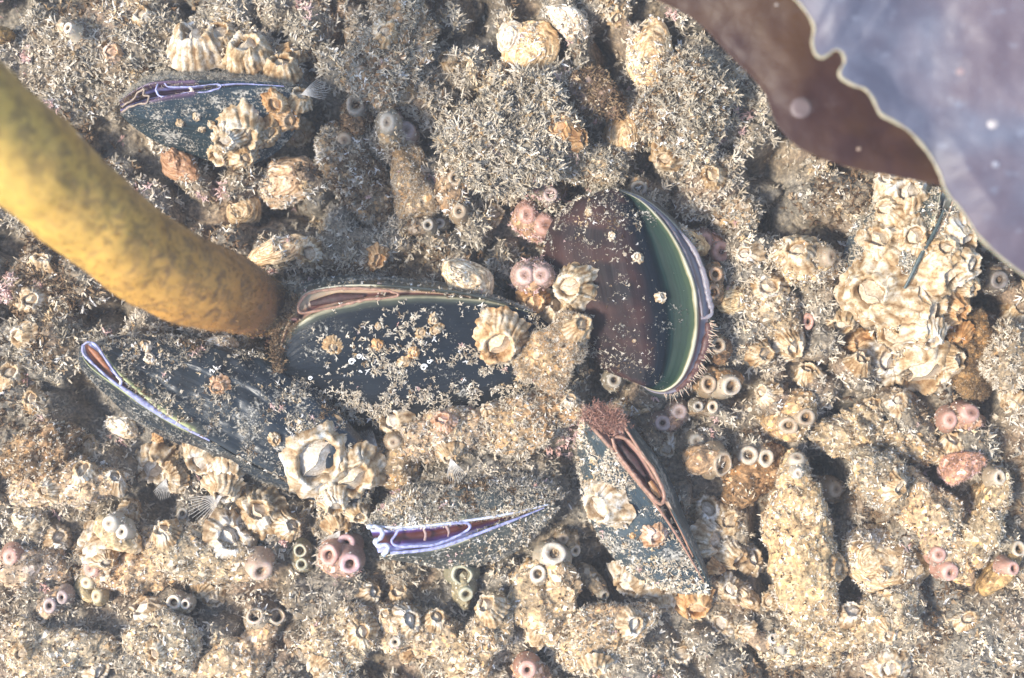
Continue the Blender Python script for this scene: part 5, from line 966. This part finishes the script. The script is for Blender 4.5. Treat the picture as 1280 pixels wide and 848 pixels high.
cl = [(-240, -60, 150, 76), (-120, 55, 128, 69), (0, 164, 104, 66), (78, 238, 86, 65), (152, 300, 69, 63), (215, 340, 54, 59), (262, 359, 42, 54), (294, 370, 30, 48), (314, 377, 18, 41), (326, 381, 6, 35), (334, 385, -6, 32)]
arr = np.array(cl, float); arr[:, 3] *= .96; ctr = W(arr[:, 0], arr[:, 1], arr[:, 2]); rad = arr[:, 3]*S*(H-arr[:, 2])/H
CR = catmull(np.concatenate([ctr, rad[:, None]], 1), 150); P, rr = CR[:, :3], CR[:, 3]
T = np.gradient(P, axis=0); T /= np.linalg.norm(T, axis=1, keepdims=True); A = np.cross(T, [0, 0, 1.]); A /= np.linalg.norm(A, axis=1, keepdims=True); B = np.cross(T, A)
kk = 72; th = np.arange(kk)*2*np.pi/kk
V = P[:, None]+rr[:, None, None]*(np.cos(th)[None, :, None]*A[:, None]+np.sin(th)[None, :, None]*B[:, None])
dirn = (V-P[:, None])/rr[:, None, None]; V = V+dirn*(.9*fbm(V, 16, 3, 77)+.22*fbm(V, 2.2, 2, 78))[..., None]
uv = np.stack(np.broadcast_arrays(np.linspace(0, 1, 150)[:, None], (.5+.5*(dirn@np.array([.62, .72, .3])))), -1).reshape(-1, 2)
V = V.reshape(-1, 3); F = grid_faces(150, kk, True); c0 = F[1000]; nn = np.cross(V[c0[1]]-V[c0[0]], V[c0[2]]-V[c0[0]])
if np.dot(nn, V[c0[0]]-P[c0[0]//kk]) < 0: F = F[:, ::-1].copy()
t = thing('kelp_stalk', 'thick mustard yellow kelp stalk rising from the seabed and crossing the upper left corner', 'kelp', 346, 412, -4)
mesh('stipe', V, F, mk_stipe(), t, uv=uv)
r_ = np.random.default_rng(5); Pq, Nq = sample(V, F, 9000, r_, -1.)
px_ = 640+Pq[:, 0]/(S*(H-Pq[:, 2])/H); kp = r_.random(len(Pq)) < np.clip((px_-20)/300, .04, .8); Pq, Nq = Pq[kp], Nq[kp]
v, f, c = scatter(Pq, Nq, 'hair', r_.uniform(.35, .95, len(Pq)), 'brown', r_, .6); c = c*np.array([1.3, 1.1, .7])
tag(mesh('surface_fuzz', v, splitq(f), TURF, t, col=c, smooth=False), kind='stuff')
bits = []
for i in range(22):                                   # holdfast rootlets gripping the bed
    a = r_.uniform(0, 6.28); p0 = W(346, 405, 2)+np.array([math.cos(a), math.sin(a), 0])*r_.uniform(4, 7.5); dd = np.array([math.cos(a)+.5, math.sin(a)*.8, -.9]); q = np.linspace(0, 1, 6)[:, None]
    bits.append(tube_path(p0+dd*r_.uniform(2, 5)*q+r_.normal(0, 1., 3)*q*q+[0, 0, 2.]*(1-q), (.9-.5*q[:, 0])*r_.uniform(.6, 1.1), 7))
v, f = join(bits); tag(mesh('holdfast', v, f[:, ::-1].copy(), mk_plain('holdfast_brown', (.1, .055, .04), .5, .4, 2), t), kind='stuff')

# ------------------------------------------------------------------ kelp blade: lower brown fold and upper pale fold with a crimped rim
def mk_blade(name, ramp, spots, rough=.4, tl=.25, mm=16, spec=.5):
    m = N(name, rough, spec); a = m.noise(mm, 5, .62, .5); b = m.noise(3.2, 3, .6); c = m.noise(34, 3, .5, .3)
    base = m.ramp(a, ramp); base = m.mix(m.ramp(c, [(.42, (0, 0, 0)), (.62, (.55,)*3)]), base, spots[0]); base = m.mix(m.ramp(b, [(.6, (0, 0, 0)), (.74, (.7,)*3)]), base, spots[1])
    m.col(base); m.b.inputs['Transmission Weight'].default_value = 0
    tr = m.n('ShaderNodeBsdfTranslucent'); m.l(base, tr.inputs[0]); mx = m.n('ShaderNodeMixShader'); mx.inputs[0].default_value = tl
    out = m.t.nodes['Material Output']; m.l(m.b.outputs[0], mx.inputs[1]); m.l(tr.outputs[0], mx.inputs[2]); m.l(mx.outputs[0], out.inputs['Surface'])
    m.bump(m.noise(5, 4), .8, .4); return m.m
LOWB = mk_blade('blade_brown', [(.3, (0.033, 0.012, 0.011)), (.5, (0.048, 0.019, 0.016)), (.7, (0.069, 0.030, 0.019))], [(.12, .06, .02), (.08, .05, .045)], .45, .3)
UPB = mk_blade('blade_sky_sheen', [(.3, (0.054, 0.054, 0.079)), (.45, (0.079, 0.083, 0.119)), (.57, (0.108, 0.115, 0.155)), (.72, (0.151, 0.158, 0.202))], [(0.122, 0.079, 0.090), (0.173, 0.187, 0.238)], .45, .12, mm=24)  # lavender base colour paints in the bluish sheen of reflected sky
LOWB.node_tree.nodes['Principled BSDF'].inputs['Specular IOR Level'].default_value = .25; UPB.node_tree.nodes['Principled BSDF'].inputs['Specular IOR Level'].default_value = .3
def fold(name, edge, z, far, zfar, mat, parent, wavy, seed, thick=.5, n=220, nv=90):
    E = curve(edge, z, n); Fr = curve(far, zfar, n); v = np.linspace(0, 1, nv)**1.3
    G = E[:, None]*(1-v[None, :, None])+Fr[:, None]*v[None, :, None]
    G[..., 2] += wavy*fbm(G*[1, 1, 0], 34, 2, seed)*np.clip(v*8, .1, 1)[None]+.3*fbm(G*[1, 1, 0], 6, 2, seed+2)
    B_ = G.copy(); B_[..., 2] -= thick; lowE = G[:, :1]*.5+B_[:, :1]*.5
    d_ = (E-G[:, 3]); d_ /= np.linalg.norm(d_, axis=1, keepdims=True)
    A_ = np.concatenate([B_[:, ::-1], lowE+d_[:, None]*thick*.35, G], 1); V = A_.reshape(-1, 3); F = grid_faces(n, 2*nv+1)
    i = nv+5; nn = np.cross(V[F[i, 1]]-V[F[i, 0]], V[F[i, 2]]-V[F[i, 0]])
    if nn[2] < 0: F = F[:, ::-1].copy()
    return mesh(name, V, F, mat, parent), G
t = thing('kelp_frond', 'brown kelp blade folded over to its pale side with a painted sky sheen, hanging into the upper right corner', 'kelp', 1300, 100, 90)
low, G = fold('lower_fold', [(735, -80), (790, -20), (822, 0), (850, 13), (880, 34), (912, 68), (938, 94), (957, 118), (966, 142), (977, 163), (1000, 185), (1036, 201), (1080, 213), (1130, 222), (1200, 238), (1290, 262), (1400, 290)], [78, 80, 82, 84, 86, 88],
     [(1000, -420), (1040, -360), (1080, -320), (1120, -280), (1160, -250), (1200, -220), (1240, -190), (1280, -160), (1320, -140), (1360, -120), (1400, -100), (1440, -70), (1490, -40), (1530, 0), (1560, 60), (1580, 130), (1600, 250)], 96, LOWB, t, 3., 3)
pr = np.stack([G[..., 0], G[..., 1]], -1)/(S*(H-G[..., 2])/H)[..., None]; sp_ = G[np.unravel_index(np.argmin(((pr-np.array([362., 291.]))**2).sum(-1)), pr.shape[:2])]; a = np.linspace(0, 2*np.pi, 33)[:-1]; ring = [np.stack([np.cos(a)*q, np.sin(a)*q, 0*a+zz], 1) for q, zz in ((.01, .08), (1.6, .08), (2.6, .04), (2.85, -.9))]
disc = mesh('backscatter_disc', np.vstack(ring)+sp_, grid_faces(4, 32, True)[:, ::-1].copy(), mk_plain('disc_backscatter', (.12, .085, .08), .5, .2, 2), t)  # disc added on the blade in place of an out-of-focus backscatter spot
rng2 = np.random.default_rng(8)
ue = [(930, -95), (962, -45), (983, -12), (1000, 5), (1010, 18), (1018, 34), (1016, 52), (1019, 66), (1027, 72), (1036, 68), (1044, 62), (1053, 66), (1056, 78), (1050, 90), (1053, 98), (1066, 106), (1082, 112), (1092, 124), (1101, 142), (1118, 152), (1136, 164), (1152, 180), (1164, 196), (1174, 216), (1182, 238), (1196, 256), (1208, 272), (1222, 294), (1240, 312), (1262, 330), (1290, 350), (1340, 384), (1420, 430)]
far = [(1060+i*17.5, -520+i*26+(i*i)*.15) for i in range(33)]
up, G2 = fold('upper_fold', ue, [96, 98, 99, 99, 98, 96], far, 112, UPB, t, 3.5, 13, .6, n=420)
E2 = G2[:, 0]; rimr = .36*(1+.3*vnoise(E2, 6, 4)+.4*vnoise(E2, 1.8, 5)); v, f = tube_path(E2+[0, 0, -.2], rimr, 10); v[:, 2] += .0
mesh('crimped_rim', v, f[:, ::-1].copy(), mk_plain('rim_cream', (.34, .3, .2), .45, .2, 4, .2), t)
for x, y, r, c in [(1242, 155, 8, (.4, .36, .35)), (1200, 90, 7, (.25, .18, .18)), (1245, 205, 6, (.24, .24, .28)), (970, 5, 3, (.3, .25, .22)), (1075, 186, 4, (.25, .17, .12))]:
    grid = G2 if x > 1100 else G; k = S*(H-98)/H; tgt = np.array([(x-640), (424-y)])
    pr = np.stack([grid[..., 0], grid[..., 1]], -1)/(S*(H-grid[..., 2])/H)[..., None]; ij = np.unravel_index(np.argmin(((pr-tgt)**2).sum(-1)), pr.shape[:2]); q0 = grid[ij]
    V_, F_ = ICO[3]; Vb = V_*np.array([r*k*.8, r*k*.7, .35])*(1+.25*vnoise(V_*1.5, 1, x))[:, None]+q0+[0, 0, .1]
    mesh('encrusting_spot', Vb, F_, mk_plain('spot', c, .6, .25, 1.5), t)

# ------------------------------------------------------------------ the water: a closed box of thin even haze
bm = bmesh.new(); bmesh.ops.create_cube(bm, size=1); me = bpy.data.meshes.new('haze'); bm.to_mesh(me); bm.free()
hz = bpy.data.objects.new('haze', me); C.objects.link(hz); hz.scale = (7, 7, 1.6); hz.location = (0, 0, -.3); tag(hz, kind='stuff')
hm = bpy.data.materials.new('water_haze'); hm.use_nodes = True; ht = hm.node_tree; ht.nodes.remove(ht.nodes['Principled BSDF'])
pv = ht.nodes.new('ShaderNodeVolumePrincipled'); pv.inputs['Color'].default_value = (.84, .86, .9, 1); pv.inputs['Density'].default_value = .15; pv.inputs['Anisotropy'].default_value = .13
ht.links.new(pv.outputs[0], ht.nodes['Material Output'].inputs['Volume']); me.materials.append(hm)
